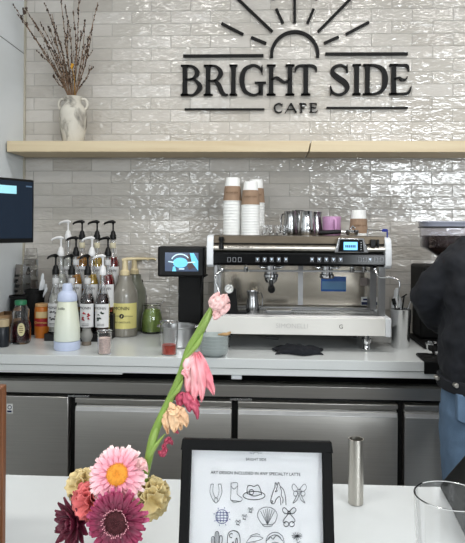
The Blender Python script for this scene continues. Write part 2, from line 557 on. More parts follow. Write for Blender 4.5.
# strokes in a box 1 high; x runs 0..aspect
def glyph(ch, a):
    W1 = .16
    if ch == 'B':
        return [stem(.15), catmull([(.15, .965, .05), (.42, .95, .07), (.60, .76, .15), (.45, .56, .07), (.15, .53, .045)]),
                catmull([(.3, .54, .04), (.50, .52, .07), (.70, .29, .16), (.48, .04, .07), (.15, .035, .05)]), [(0, .97, .05), (.3, .97, .05)], [(0, .03, .05), (.3, .03, .05)]]
    if ch == 'R':
        return [stem(.15), catmull([(.15, .965, .05), (.42, .95, .07), (.60, .74, .15), (.44, .51, .07), (.15, .48, .045)]),
                catmull([(.36, .50, .08), (.52, .36, .15), (.64, .12, .15), (.75, .035, .09), (.86, .03, .05)]), [(0, .97, .05), (.3, .97, .05)], [(0, .03, .05), (.32, .03, .05)]]
    if ch == 'I':
        return [stem(a / 2), [(.02, .97, .05), (a - .02, .97, .05)], [(.02, .03, .05), (a - .02, .03, .05)]]
    if ch == 'G':
        return [catmull([(.80, .70, .02), (.70, .90, .06), (.48, .98, .07), (.20, .84, .13), (.10, .50, .17), (.20, .16, .13), (.48, .02, .07), (.68, .07, .06), (.74, .16, .05)]),
                [(.79, .99, .02), (.78, .86, .07), (.80, .68, .02)], [(.75, .02, .15), (.75, .3, .14), (.75, .42, .2)], [(.54, .42, .05), (.93, .42, .05)]]
    if ch == 'H':
        return [stem(.15), stem(a - .15), [(.0, .97, .05), (.3, .97, .05)], [(.0, .03, .05), (.3, .03, .05)], [(a - .3, .97, .05), (a, .97, .05)], [(a - .3, .03, .05), (a, .03, .05)],
                catmull([(.15, .50, .05), (.32, .58, .07), (a / 2, .50, .09), (a - .32, .43, .07), (a - .15, .53, .05)])]
    if ch == 'T':
        return [[(a / 2, 0, .28), (a / 2, .035, .24), (a / 2, .09, .15), (a / 2, .95, .15)], [(a / 2 - .16, .03, .05), (a / 2 + .16, .03, .05)],
                catmull([(.02, .76, .03), (.05, .88, .08), (.16, .955, .075), (a / 2, .96, .075), (a - .16, .955, .075), (a - .05, .88, .08), (a - .02, .76, .03)])]
    if ch == 'S':
        return [catmull([(.58, .73, .02), (.54, .89, .06), (.36, .97, .07), (.15, .88, .11), (.12, .72, .14), (.30, .56, .17), (.50, .42, .17), (.60, .25, .14), (.52, .09, .1), (.32, .02, .07), (.12, .10, .06), (.06, .28, .02)]),
                [(.585, .99, .02), (.575, .86, .06), (.60, .72, .02)], [(.06, 0, .02), (.07, .14, .06), (.045, .3, .02)]]
    if ch == 'D':
        return [stem(.15), catmull([(.15, .965, .05), (.42, .955, .07), (.66, .82, .13), (.74, .5, .17), (.66, .18, .13), (.42, .045, .07), (.15, .035, .05)]), [(0, .97, .05), (.3, .97, .05)], [(0, .03, .05), (.3, .03, .05)]]
    if ch == 'E':
        return [stem(.15), catmull([(.0, .965, .05), (.4, .965, .06), (.60, .94, .08), (.66, .76, .02)]), catmull([(.0, .035, .05), (.4, .035, .06), (.64, .07, .09), (.74, .28, .02)]),
                catmull([(.15, .50, .05), (.32, .56, .06), (.42, .50, .08), (.56, .50, .05), (.60, .60, .02)])]
    if ch == 'C':
        return [catmull([(.78, .72, .03), (.66, .92, .08), (.44, .97, .1), (.16, .78, .15), (.10, .48, .17), (.20, .16, .14), (.46, .02, .1), (.68, .08, .08), (.80, .26, .03)]),
                [(.79, .98, .03), (.78, .84, .08), (.79, .68, .03)]]
    if ch == 'A':
        return [[(.04, 0, .12), (.08, .06, .08), (a / 2 - .03, .98, .09)], [(a - .06, 0, .26), (a - .1, .08, .15), (a / 2, 1.0, .13)], [(.2, .34, .07), (a - .2, .34, .07)]]
    if ch == 'F':
        return [stem(.15, w=.15), [(.0, .95, .1), (.45, .95, .1), (.60, .9, .07), (.62, .74, .04)], [(.15, .5, .09), (.42, .5, .09), (.46, .5, .16)]]
def place_word(spec, y0, y1, bold=1.0):
    for ch, xa, xb, nat in spec:
        (X0, Z0), (X1, _) = px2(xa, y1 + (xa - 294) * -.004), px2(xb, y1)
        _, Z1 = px2(xa, y0 + (xa - 294) * -.004)
        hgt = Z1 - Z0
        sx = (X1 - X0) / nat
        b = MB()
        for st in glyph(ch, nat):
            b.strip([(X0 + p[0] * sx, Z0 + p[1] * hgt, p[2] * bold * hgt) for p in st], YG, YB - .004)
        b.build('letter', M_sign, sg, angle=50, label='black raised letter ' + ch)
place_word([('B', 180.5, 202.5, .80), ('R', 203.5, 228.5, .88), ('I', 228.8, 237.6, .3), ('G', 238.8, 266, .93), ('H', 266.5, 294.5, .92), ('T', 294.5, 317, .76),
            ('S', 329, 350, .68), ('I', 352, 361.5, .3), ('D', 363, 388.5, .84), ('E', 389.5, 412, .76)], 64.2, 95.2)
place_word([('C', 273.5, 283, .86), ('A', 285, 297, .92), ('F', 299.5, 306.5, .64), ('E', 309.5, 318, .76)], 103, 112.4, 1.1)

# ================================================================ jug with branches
jb = W(73, 140.4, 3.04); jb.z = zst + .0005
k = 3.04 / F
jug = thing('ceramic_jug', jb, 'weathered cream two-handled ceramic jug standing on the left of the wall shelf', 'vase')
ramp_mat('weathered_clay', [(.3, (104, 102, 98)), (.42, (160, 155, 145)), (.52, (200, 195, 183)), (1, (218, 214, 204))], .8, 20, 9, (1, 1, .6), bump=.5, dist=.6)
pr = [(0, 0), (10.5, 0), (11.5, 1.5), (13, 10), (14.8, 20), (15, 28), (14, 34), (11.2, 38.5), (8.6, 41), (8.2, 43.5), (9.6, 46), (9.9, 47.5), (8.8, 47.8), (7.2, 45), (7.0, 41), (12, 34), (13, 26), (11, 8), (8, 3), (0, 3)]
b = MB().lathe([(r * k * .93, z * k * 1.0) for r, z in pr], jb, 40, fn=lambda a, z: 1 + .012 * math.sin(3 * a + z * 60))
b.build('body', MATS['weathered_clay'], jug)
for sg_ in (-1, 1):
    pts = catmull([(sg_ * 8.8 * k, 0, 45 * k), (sg_ * 11.8 * k, 0, 45.5 * k), (sg_ * 14.4 * k, 0, 42 * k), (sg_ * 14.0 * k, 0, 37 * k), (sg_ * 11.2 * k, 0, 33.5 * k)], 5)
    MB().tube([Vector(p) + jb for p in pts], 1.4 * k, 10).build('handle', MATS['weathered_clay'], jug)
M_twig = mat('twig_brown', (122, 96, 74), .8, var=.3, scale=40)
M_bud = mat('seed_pod', (62, 48, 40), .8, var=.3, scale=60)
tips = [(13, 4, 1.0), (17, 14, .9), (32, 18, .7), (44, 2, .8), (52, 14, .6), (60, -8, 1.0), (68, 22, .5), (79, -6, 1.0), (85, 20, .5), (98, 2, .9), (93, 24, .6), (36, 50, .4), (92, 66, .4), (54, 77, .3), (25, 8, .8), (40, 22, .7), (48, 26, .8), (73, 10, .8), (57, 32, .6), (88, 36, .6), (65, 4, .8), (82, 30, .6)]
rb = random.Random(11)
def branch(tx, ty, s, i):
    yy = 3.04 + rb.uniform(-.10, .06)
    tip = W(tx, ty, yy)
    base = Vector((jb.x + rb.uniform(-.018, .018), jb.y + rb.uniform(-.018, .018), jb.z + .07))
    if (tip - base).length > 0:
        neck = jb + Vector(((tip.x - jb.x) * .10, (tip.y - jb.y) * .1, 47.5 * k))
        neck.x = max(min(neck.x, jb.x + .024), jb.x - .024)
    mid = neck.lerp(tip, .5) + Vector((rb.uniform(-.02, .02), rb.uniform(-.02, .02), .015))
    path = [Vector(p) for p in catmull([tuple(base), tuple(neck), tuple(mid), tuple(tip)], 7)]
    n = len(path)
    b = MB(); bb = MB()
    b.tube(path, [.0030 * (1 - .60 * j / n) for j in range(n)], 6)
    L = (tip - neck).length
    for q in range(int(4 + L * 9)):
        j = rb.randint(9, n - 3)
        p = path[j]; d = (path[j + 1] - path[j]).normalized()
        side = Vector((rb.uniform(-1, 1), rb.uniform(-.8, .8), rb.uniform(-.1, .5)))
        dd = (d * 1.5 + side * .65).normalized()
        l = rb.uniform(.02, .10) * (1.2 - j / n)
        e = p + dd * l
        b.tube([p, p.lerp(e, .5) + side * .004, e], [.0015, .0012, .0008], 5)
        for w in range(3):
            c = p.lerp(e, (w + 1) / 3) + Vector((rb.uniform(-.002, .002),) * 3)
            bb.ball(c, rb.uniform(.0020, .0036), 6, 4, sc=(1, 1, 1.6))
    for q in range(int(L * 55)):
        t = rb.uniform(.35, 1) ** .8
        j = min(int(t * (n - 1)), n - 2)
        c = path[j].lerp(path[j + 1], rb.random())
        bb.ball(c + Vector((rb.uniform(-.003, .003), rb.uniform(-.003, .003), 0)), rb.uniform(.0018, .0042), 6, 4, sc=(1, 1, rb.uniform(1.1, 2.2)))
    if i == 14:
        for q in range(8):
            bb.ball(tip + Vector((rb.uniform(-.012, .012), 0, -rb.uniform(0, .035))), .006, 7, 5, sc=(.8, .6, 1.5))
    o = b.build('dried_branch', M_twig)
    centre_on(o, base)
    tag(o, 'thin brown dried branch with small seed pods in the cream jug', 'branch', 'dried branches in the cream jug')
    bb.build('seed_pods', M_bud, o, kind='stuff')
for i, t in enumerate(tips): branch(*t, i)
b = MB()
p = W(72, 66, 2.98)
for q in range(5): b.ball(p + Vector((rb.uniform(-.006, .006), rb.uniform(-.003, .003), rb.uniform(-.01, .01))), .005, 8, 5, sc=(1, .7, 1.3))
c = W(75, 88, 3.03)
b.tube([p + Vector((0, 0, -.006)), p.lerp(c, .5) + Vector((.004, 0, 0)), Vector((c.x, 3.04, jb.z + .2))], .0012, 6)
o = b.build('dried_blossom', mat('ochre_petal', (190, 140, 40), .7)); centre_on(o, (c.x, 3.04, jb.z + .2))
tag(o, 'small ochre dried blossom among the branches in the jug', 'flower')

# ================================================================ wall monitor at the left
mr_ = W(34, 211, 2.42); ml_ = W(0, 211, 2.28)
dirn = Vector((ml_.x - mr_.x, ml_.y - mr_.y, 0)).normalized()
zt_, zb_ = W(34, 180, 2.42).z, W(34, 242.6, 2.42).z
wd = .46
mon = thing('wall_monitor', (mr_.x, mr_.y, zb_), 'black flat monitor with dark blue screen, cut off by the left edge', 'monitor')
nrm = Vector((-dirn.y, dirn.x, 0))
if nrm.y > 0: nrm = -nrm
Mm = Matrix((( -dirn.x, -nrm.x, 0, mr_.x), (-dirn.y, -nrm.y, 0, mr_.y), (0, 0, 1, zb_), (0, 0, 0, 1)))
hh = zt_ - zb_
def mbox(x0, x1, y0, y1, z0, z1, name, m, bevel=0):
    return MB().box(x0, x1, y0, y1, z0, z1, M=Mm).build(name, m, mon, bevel=bevel)
mbox(-wd, 0, 0, .035, 0, hh, 'housing', M_black, .004)
mbox(-wd + .01, -.009, -.0015, .001, .018, hh - .01, 'screen', mat('screen_navy', (12, 24, 38), .15, emit=(20, 40, 60), es=.3))
mbox(-wd + .05, -.088, -.003, -.001, hh - .062, hh - .03, 'screen_window', mat('screen_panel', (150, 200, 210), .2, emit=(120, 180, 195), es=.8))
mbox(-.042, -.014, -.003, -.001, hh - .032, hh - .026, 'screen_text', mat('screen_dim', (80, 100, 120), .2, emit=(70, 90, 115), es=.4))
b = MB()
cc = Mm @ Vector((-wd * .55, .035, hh / 2))
b.cyl(cc, cc + Vector((-.05, .04, 0)), .025); b.cyl(cc + Vector((-.05, .04, 0)), (XL + .01, cc.y + .06, cc.z), .016)
b.box(XL + .0005, XL + .014, cc.y, cc.y + .12, cc.z - .06, cc.z + .06)
b.build('wall_arm', M_black, mon)

# ================================================================ back counter and fridge
YF = 2.5; ZC = .92
b = MB(); b.box(XL + .001, 2.6, YF, YB - .001, ZC - .041, ZC)
b.box(XL + .001, 2.6, YF + .003, YB - .001, ZC - .0705, ZC - .0432); b.box(XL + .001, 2.6, YF + .008, YB - .002, ZC - .044, ZC - .04, 1)
o = b.build('countertop', [M_counter, mat('seam_dark', 90, .7)], bevel=.0025)
tag(centre_on(o, (0, YF, ZC - .0705)), 'long white back countertop with a stepped front edge', 'countertop')
xn = W(122, 376, YF).x
b = MB(); b.box(XL + .002, xn, YF + .004, YF + .03, ZC - .0765, ZC - .071)
o = b.build('edge_strip', M_counter); tag(centre_on(o, (XL, YF, ZC - .0765)), 'thin white strip under the left end of the countertop', 'strip')
c = W(237, 378.5, YF + .02)
b = MB(); b.box(c.x - .024, c.x + .02, YF + .01, YF + .05, ZC - .0905, ZC - .071)
o = b.build('shim_block', M_white, bevel=.004); tag(centre_on(o, (c.x, YF + .03, ZC - .0905)), 'small white plastic shim between countertop and fridge top', 'shim')

Yd = 2.585
fr = thing('under_counter_fridge', (0, Yd, 0), 'long stainless steel under-counter fridge with four door panels', 'fridge')
zr0, zr1 = W(235, 396.5, Yd).z, W(235, 383, Yd).z
x0_, x1_ = XL + .004, 1.75
b = MB(); b.box(x0_, x1_, Yd + .03, YB - .01, .1, zr1 - .004)
b.build('cabinet_body', mat('fridge_dark', 26, .5, .3), fr)
b = MB(); b.prism([(Yd - .006, zr0), (Yd + .05, zr0), (Yd + .05, zr1), (Yd + .004, zr1), (Yd - .006, zr1 - .008)], x0_, x1_, 'x')
b.build('top_rail', M_fridge, fr, bevel=.001)
b = MB(); b.box(x0_, x1_, Yd + .04, Yd + .1, .02, .1); b.build('kick_plate', M_fridge, fr)
zd1 = W(150, 398.5, Yd).z; zd0 = .12
def door(pa, pb, full):
    xa, xb = W(pa, 420, Yd).x, W(pb, 420, Yd).x
    if not full:
        d = MB().box(xa, xb, Yd - .012, Yd + .028, zd0, zd1 + .003).build('door', M_fridge, fr, bevel=.003)
        return d
    b = MB()
    g0, g1, g2 = zd1 - .020, zd1 - .034, zd1 - .056
    b.prism([(Yd + .028, zd1), (Yd - .010, zd1), (Yd - .014, zd1 - .004), (Yd - .014, g0), (Yd + .010, g0 - .002), (Yd + .010, g1), (Yd - .006, g1 - .003), (Yd - .014, g2), (Yd - .014, zd0), (Yd + .028, zd0)], xa, xb, 'x')
    d = b.build('door', M_fridge, fr, bevel=.001, angle=25)
    MB().prism([(Yd - .001, g1 + .001), (Yd - .019, g2 + .003), (Yd - .019, g2), (Yd - .001, g2)], xa + .004, xb - .004, 'x').build('handle_lip', mat('lip_highlight_steel', 225, .35, .5), d, bevel=.001)  # the lip's highlight is put into a lighter, less metallic steel
    return d
door(-14, 69, False); door(76, 231.5, True); door(238, 397, True); door(404, 560, True)
for pa in (73, 234.5):
    xa = W(pa, 395, Yd).x
    b = MB(); b.box(xa - .02, xa + .075, Yd - .009, Yd + .004, zd1 + .0015, zd1 + .009); b.cyl((xa + .005, Yd - .005, zd1 + .001), (xa + .005, Yd - .005, zd1 + .011), .006)
    b.build('hinge', M_chrome, fr, bevel=.001)
p = W(9.8, 408.5, Yd - .012)
b = MB(); b.box(p.x - .013, p.x + .013, Yd - .0135, Yd - .0121, p.z - .021, p.z + .021); st = b.build('sticker', M_paper, fr)
b = MB(); b.strip([(p.x + .008 * math.cos(t), p.z + .006 + .008 * math.sin(t), .003) for t in [2 * PI * i / 16 for i in range(16)]], Yd - .0142, Yd - .0136, closed=True)
b.box(p.x - .011, p.x + .009, Yd - .0142, Yd - .0136, p.z - .016, p.z - .008); b.build('sticker_print', mat('navy_print', (30, 40, 80), .5), st)

# ================================================================ front counter
ZF = 1.03
e0 = G(10, 474.5, ZF); e1 = G(380, 484, ZF)
YE = (e0.y + e1.y) / 2
b = MB(); b.box(-1.1, 1.15, .12, YE, ZF - .04, ZF)
o = b.build('service_counter', M_fcounter, bevel=.003); 
b2 = MB(); b2.box(-1.1, 1.15, .3, YE - .06, 0, ZF - .04); b2.build('counter_base', mat('base_white', 200, .5), o)
tag(centre_on(o, (0, YE, 0)), 'white service counter in the foreground holding the frame and flowers', 'counter')
for ch in o.children: ch.data.transform(Matrix.Translation((0, -YE, 0)))

# ================================================================ things on the back counter, left side
CT = ZC + .0005
def at(px, py, h=ZC):
    p = G(px, py, h); p.z = h + .0005; return p
def u_at(p): return (p - EYE).dot(M3 @ Vector((0, 0, -1))) / F      # metres per pixel at p

# ---- tiered rack with pumped syrup bottles
M_rack = mat('rack_black', 18, .4)
rows = [(2.86, .012, [55, 71, 87, 103]), (2.955, .097, [61, 76, 92, 108]), (3.05, .179, [68, 82, 97, 113])]
xl, xr = W(48, 300, 2.86).x, W(111.5, 300, 2.86).x
rack = thing('bottle_rack', ((xl + xr) / 2, 2.86, CT), 'black three-tier rack holding the pumped syrup bottles', 'rack')
b = MB()
b.box(xl, xr, 2.81, 3.10, CT, CT + .034); b.build('tier', M_rack, rack, bevel=.002)
b = MB(); b.box(xl, xr, 2.907, 3.10, CT + .0345, CT + .119); b.build('tier', M_rack, rack, bevel=.002)
b = MB(); b.box(xl, xr, 3.003, 3.10, CT + .1195, CT + .201); b.build('tier', M_rack, rack, bevel=.002)
M_label = mat('label_white', 224, .6)
M_monink = mat('label_ink', 40, .6)
def syrup(loc, pump_m, syr, label=True, art=None, spout=PI, H=.385, tall=1.0, lab='', tagc=None):
    r = .0345
    t = thing('syrup_bottle', loc, lab, 'bottle', 'pumped syrup bottles on the tiered rack')
    z = lambda v: loc[2] + v
    L = Vector(loc)
    pr = [(0, 0), (r - .002, 0), (r, .004), (r, .150), (r - .003, .170), (.020, .205), (.0145, .225), (.0135, .275), (.0150, .277), (.0150, .285), (.0115, .285), (.0115, .225), (.018, .203), (r - .005, .168), (r - .003, .150), (r - .003, .006), (0, .006)]
    MB().lathe(pr, L, 28).build('glass', M_glass, t)
    MB().lathe([(0, .0065), (r - .0035, .0065), (r - .0035, .148), (r - .006, .165), (.020, .19), (0, .19)], L, 24).build('syrup', syr, t)
    if label:
        b = MB()
        def f(u, v):
            a = -PI / 2 + (u - .5) * 2.5
            return (L.x + (r + .0006) * math.cos(a), L.y + (r + .0006) * math.sin(a), L.z + .030 + v * .112)
        b.grid(f, 16, 1); lb = b.build('label', M_label, t)
        yy = L.y - r - .0014
        text('MONIN', .0165, 'label_text', M_monink, lb, facing((L.x, yy, L.z + .122)), .0003, sx=.95)
        if art:
            b = MB()
            for q in range(9):
                a = rb.uniform(0, 2 * PI); rr = rb.uniform(.4, 1)
                x_, z_ = L.x + .021 * math.cos(a) * rr, L.z + .083 + .024 * math.sin(a) * rr
                b.strip([(x_ - .006, z_, .001), (x_, z_ + .002, rb.uniform(.006, .011)), (x_ + .006, z_ + rb.uniform(-.003, .004), .001)], yy + .0002 - .0004, yy + .003)
            b.build('label_picture', art, lb)
        b = MB()
        for q in range(2): b.box(L.x - .017, L.x + .017, yy, yy + .002, L.z + .046 - q * .007, L.z + .0475 - q * .007)
        b.build('label_lines', M_monink, lb)
    c = Vector((0, 0, 0))
    b = MB()
    b.lathe([(0, .279), (.0165, .279), (.017, .283), (.017, .300), (.0155, .303), (.0135, .305), (.0115, .318), (.007, .324), (.0045, .327), (.0040, .365), (0, .365)], L, 20)
    s = Vector((math.cos(spout), math.sin(spout), 0))
    top = L + Vector((0, 0, .368))
    b.tube([top - s * .013, top + s * .002 + Vector((0, 0, .004)), top + s * .022 + Vector((0, 0, .002)), top + s * .040 + Vector((0, 0, -.004)), top + s * .047 + Vector((0, 0, -.012))], [.0050, .0095, .0075, .0060, .0045], 10, flat=.9)
    b.lathe([(.0045, .355), (.0075, .366), (.0075, .372), (0, .374)], L, 12)
    b.build('pump', pump_m, t)
    MB().cyl(L + Vector((0, 0, .010)), L + Vector((0, 0, .279)), .0035, n=8).build('dip_tube', mat('dip_tube', 215, .4), t)
    if tagc:
        b = MB(); b.lathe([(.0145, .235), (.0150, .236), (.0150, .262), (.0145, .263)], L, 20, caps=False); b.build('neck_label', tagc, t)
    return t
syr_red = mat('syrup_red', (120, 20, 24), .1, coat=1); syr_dark = mat('syrup_dark', (48, 26, 18), .1, coat=1)
syr_amb = mat('syrup_amber', (178, 120, 30), .1, coat=1); syr_clear = mat('syrup_clear', (200, 200, 192), .1, coat=1); syr_gold = mat('syrup_gold', (196, 160, 50), .1, coat=1)
M_pw = mat('pump_white', 232, .3, var=.02); M_pb = mat('pump_black', 14, .35, spec=.3)
art_r = mat('label_red', (168, 40, 44), .6, var=.4); art_g = mat('label_green', (52, 74, 60), .6, var=.5); art_k = mat('label_grey', 60, .6)
nk = mat('neck_cream', (212, 204, 176), .5); nkw = mat('neck_white', 205, .5)
spec = [
 (0, 0, M_pb, syr_clear, art_k, -2.2, 'black-pumped syrup bottle, front row, first from the left', nkw),
 (0, 1, M_pb, syr_dark, art_k, -2.2, 'black-pumped syrup bottle in the front row, behind the white squeeze bottle', nkw),
 (0, 2, M_pb, syr_dark, art_r, -2.2, 'front-row syrup bottle with red fruit on its label and black pump', nkw),
 (0, 3, M_pw, syr_dark, art_g, PI + .3, 'front-row syrup bottle with white pump and dark green leaves on its label', None),
 (1, 0, M_pw, syr_clear, None, PI + .2, 'white-pumped syrup bottle at the left end of the middle row', None),
 (1, 1, M_pb, syr_amb, None, PI + .2, 'black-pumped amber syrup bottle, middle row, second from the left', nkw),
 (1, 2, M_pw, syr_gold, None, PI + .3, 'white-pumped gold syrup bottle, middle row, third from the left', None),
 (1, 3, M_pb, syr_red, None, PI, 'black-pumped syrup bottle at the right end of the middle row', nkw),
 (2, 0, M_pw, syr_clear, None, PI + .1, 'white-pumped syrup bottle at the left end of the top row', None),
 (2, 1, M_pb, syr_amb, None, PI + .1, 'black-pumped syrup bottle, top row, second from the left', nk),
 (2, 2, M_pb, syr_gold, None, PI + .1, 'black-pumped syrup bottle, top row, third from the left', nk),
 (2, 3, M_pb, syr_red, None, PI + .1, 'black-pumped syrup bottle at the right end of the top row', nk),
]
for r, q, pm, sy, art, sp, lab, nl in spec:
    Y, dz, xs = rows[r]
    x = W(xs[q], 250, Y).x
    syrup((x + (.004 if sp < -1 else .0), Y, CT + .0225 + dz), pm, sy, True, art, sp, lab=lab, tagc=nl)

# ---- big grey pump bottles
def jug_bottle(px, py, s, lab, spout, label, body):
    p = at(px, py); t = thing('pump_bottle', p, lab, 'bottle')
    u = u_at(p) * s
    b = MB(); b.lathe([(0, 0), (11.5 * u, 0), (12.8 * u, 1.5 * u), (12.8 * u, 41 * u), (12.0 * u, 45 * u), (8.5 * u, 52 * u), (7.2 * u, 56 * u), (7.0 * u, 60 * u), (0, 60 * u)], p, 36)
    b.build('body', body, t)
    if label:
        def f(a_, v):
            a = -PI / 2 + (a_ - .5) * 2.7
            r = 12.95 * u
            return (p.x + r * math.cos(a), p.y + r * math.sin(a), p.z + (8.5 + v * 25) * u)
        lb = MB().grid(f, 20, 1).build('label', mat('label_yellow', (218, 208, 132), .5), t)
        yy = p.y - 13.5 * u
        text('MONIN', 4.6 * u, 'label_text', M_monink, lb, facing((p.x, yy, p.z + 28.5 * u)), .0003)
        text('DARK CHOCOLATE', 2.3 * u, 'label_text', M_monink, lb, facing((p.x, yy, p.z + 15 * u)), .0003, sx=.85)
        b = MB(); b.prism([(p.x + 2.3 * u * math.cos(a), p.z + 21 * u + 2.3 * u * math.sin(a)) for a in [2 * PI * i / 18 for i in range(18)]], yy, yy + .003)
        b.build('label_seal', M_monink, lb)
        b = MB(); b.strip([(p.x - .6 * u, p.z + 19.8 * u, .3 * u), (p.x + .2 * u, p.z + 21 * u, .9 * u), (p.x + .7 * u, p.z + 22.2 * u, .3 * u)], yy - .0004, yy)
        b.build('label_seal_mark', mat('label_yellow2', (218, 208, 132), .5), lb)
        MB().box(p.x - 11 * u, p.x + 11 * u, yy + .0014, yy + .006, p.z + 21 * u, p.z + 21.3 * u).build('label_line', M_monink, lb)
    m = mat('pump_cream', (216, 200, 160), .35)
    s_ = Vector((math.cos(spout), math.sin(spout), 0))
    b = MB(); b.lathe([(0, 60.2 * u), (4.6 * u, 60.2 * u), (4.8 * u, 61 * u), (4.6 * u, 64.5 * u), (3.2 * u, 66 * u), (2.8 * u, 71 * u), (2.6 * u, 75 * u), (0, 75 * u)], p, 20)
    tp = p + Vector((0, 0, 75.2 * u))
    b.tube([tp - s_ * 3 * u, tp + s_ * 2 * u + Vector((0, 0, 1 * u)), tp + s_ * 12 * u + Vector((0, 0, 1.6 * u)), tp + s_ * 21 * u + Vector((0, 0, 1.2 * u)), tp + s_ * 23 * u], [2.2 * u, 2.8 * u, 1.8 * u, 1.6 * u, 1.2 * u], 10, flat=.7)
    b.build('pump', m, t)
    return t
jug_bottle(124.5, 335.5, 1, 'big grey plastic pump bottle with yellow label, in front of the rack end', .25, True, mat('grey_translucent', (132, 128, 118), .3, coat=.4))
jug_bottle(134, 330, .93, 'second grey pump bottle, mostly hidden behind the yellow-labelled one', .1, False, mat('grey_translucent_b', (104, 106, 92), .3, coat=.4))
p = at(141, 329.5)
b = MB(); u = u_at(p); b.lathe([(0, 0), (6 * u, 0), (6 * u, 34 * u), (3 * u, 42 * u), (2 * u, 50 * u), (0, 50 * u)], p, 24)
o = b.build('dark_bottle', mat('brown_glass', (46, 36, 24), .08, coat=1)); tag(centre_on(o, p), 'dark brown bottle standing between the grey pump bottles and the green jar', 'bottle')

# ---- jar of green powder
p = at(152, 332.5); u = u_at(p)
t = thing('glass_jar', p, 'clear glass jar of green matcha, beside the grey pump bottle', 'jar')
MB().lathe([(0, 0), (10.4 * u, 0), (11.4 * u, 1.5 * u), (11.2 * u, 12 * u), (10 * u, 20 * u), (8.6 * u, 23.5 * u), (8.6 * u, 26.5 * u), (9.3 * u, 27.4 * u), (9.0 * u, 28.2 * u), (8.0 * u, 27 * u), (8.0 * u, 23 * u), (9.3 * u, 19 * u), (10.4 * u, 12 * u), (10.4 * u, 2 * u), (0, 1.4 * u)], p, 32).build('glass', M_glass, t)
MB().lathe([(0, 1.5 * u), (10.2 * u, 2 * u), (10.2 * u, 12 * u), (9.2 * u, 19 * u), (7.9 * u, 22.5 * u), (4 * u, 23.5 * u), (0, 23 * u)], p, 28).build('green_powder', mat('matcha', (140, 164, 84), .9, var=.2, scale=60, bump=.3), t)
M_spoon = M_chrome
b = MB(); b.tube([p + Vector((4 * u, 2 * u, 20 * u)), p + Vector((8 * u, 3 * u, 27 * u)), p + Vector((11 * u, 4 * u, 32 * u))], .0018, 8); 
o = b.build('jar_spoon', M_steel); tag(centre_on(o, p + Vector((4 * u, 2 * u, 20 * u))), 'thin steel spoon handle standing in the jar of green matcha', 'spoon')

# ---- steel pan, plastic cup, stack of bowls
p = at(186, 345); p = at(177.5, 346); u = u_at(p)
t = thing('steel_pan', p, 'small stainless steel insert pan behind the cup of red drink', 'pan')
MB().lathe([(0, 0), (15 * u, 0), (16.5 * u, 1.5 * u), (17.2 * u, 19 * u), (18.6 * u, 20 * u), (18.6 * u, 21 * u), (16.5 * u, 20.8 * u), (15.6 * u, 3 * u), (0, 2 * u)], p, 36).build('bowl', mat('dull_steel', 205, .38, 1), t)
MB().tube([p + Vector((x * u, y * u, 20 * u)) for x, y in ((17, -4), (23, -3), (23, 3), (17, 4))], 1.0 * u, 8).build('handle', M_steel, t)
MB().tube([p + Vector((x * u, y * u, 20 * u)) for x, y in ((-17, -4), (-19.5, -3), (-19.5, 3), (-17, 4))], 1.0 * u, 8).build('handle', M_steel, t)
def plastic_cup(px, py, rt, rb_, h, lab, liquid=None, lh=0, name='plastic_cup', cat='cup'):
    p = at(px, py); u = u_at(p); t = thing(name, p, lab, cat)
    w = .5
    MB().lathe([(0, 0), (rb_ * u, 0), (rt * u, (h - 1) * u), ((rt + .7) * u, (h - .6) * u), ((rt + .6) * u, h * u), ((rt - w) * u, (h - .4) * u), ((rb_ - w) * u, .8 * u), (0, .8 * u)], p, 32, fn=lambda a, z: 1 + (.012 * math.sin(14 * a) if .25 * h * u < z < .75 * h * u else 0)).build('cup', M_glass, t)
    if liquid:
        k = lh / h
        MB().lathe([(0, .9 * u), ((rb_ - w - .15) * u, .9 * u), ((rb_ + (rt - rb_) * k - w - .25) * u, lh * u), (0, lh * u)], p, 28).build('liquid', liquid, t)
    return t
plastic_cup(169, 354.5, 9.2, 7.4, 33, 'clear plastic cup with some red drink, in front of steel pan', mat('red_drink', (196, 78, 62), .3, var=.15, scale=60), 10)
ct = plastic_cup(104.5, 353.8, 7.2, 6.4, 23, 'small glass of pink salt, in front of grey pump bottle', mat('pink_salt', (244, 220, 212), .9, var=.25, scale=300, bump=.4), 16, 'salt_glass', 'glass')

p = at(214, 356); u = u_at(p)
M_bowl = mat('grey_blue_glaze', (164, 172, 170), .3, var=.1)
zc_ = p.z
n = 5
for q in range(n):
    h0 = q * 3.3 * u
    pr = [(0, 0), (7 * u, 0), (7.5 * u, .6 * u), (12.5 * u, 2.5 * u), (14 * u, 5 * u), (14.4 * u, 8 * u), (13.6 * u, 8 * u), (13.1 * u, 5.6 * u), (12 * u, 3.6 * u), (7 * u, 1.3 * u), (0, 1.3 * u)]
    loc = Vector((p.x, p.y, p.z + h0 * 1.02))
    o = MB().lathe(pr, loc, 36).build('ceramic_bowl', M_bowl)
    tag(centre_on(o, loc), ['grey-blue ceramic bowl, bottom of the stack beside the espresso machine', 'grey-blue ceramic bowl, second from the bottom of its stack', 'grey-blue ceramic bowl in the middle of its stack', 'grey-blue ceramic bowl, second from the top of its stack', 'grey-blue ceramic bowl, topmost of its stack, under the wooden scoop'][q], 'bowl', 'stacked grey-blue bowls')
top = p.z + 4 * 3.3 * u * 1.02 + 8 * u
sc_ = Vector((p.x + 11.5 * u, p.y - 8 * u, top + .0008))
b = MB(); b.ball(sc_ + Vector((0, 0, 1.6 * u)), 1, 12, 8, sc=(4.6 * u, 2.8 * u, 1.6 * u)); b.tube([sc_ + Vector((3 * u, 0, 2 * u)), sc_ + Vector((5.5 * u, 0, 4 * u))], [1.8 * u, .8 * u], 8)
b.tube([sc_ + Vector((-3 * u, 0, 1.2 * u)), sc_ + Vector((-7 * u, 1 * u, .9 * u))], [1.3 * u, .7 * u], 8)
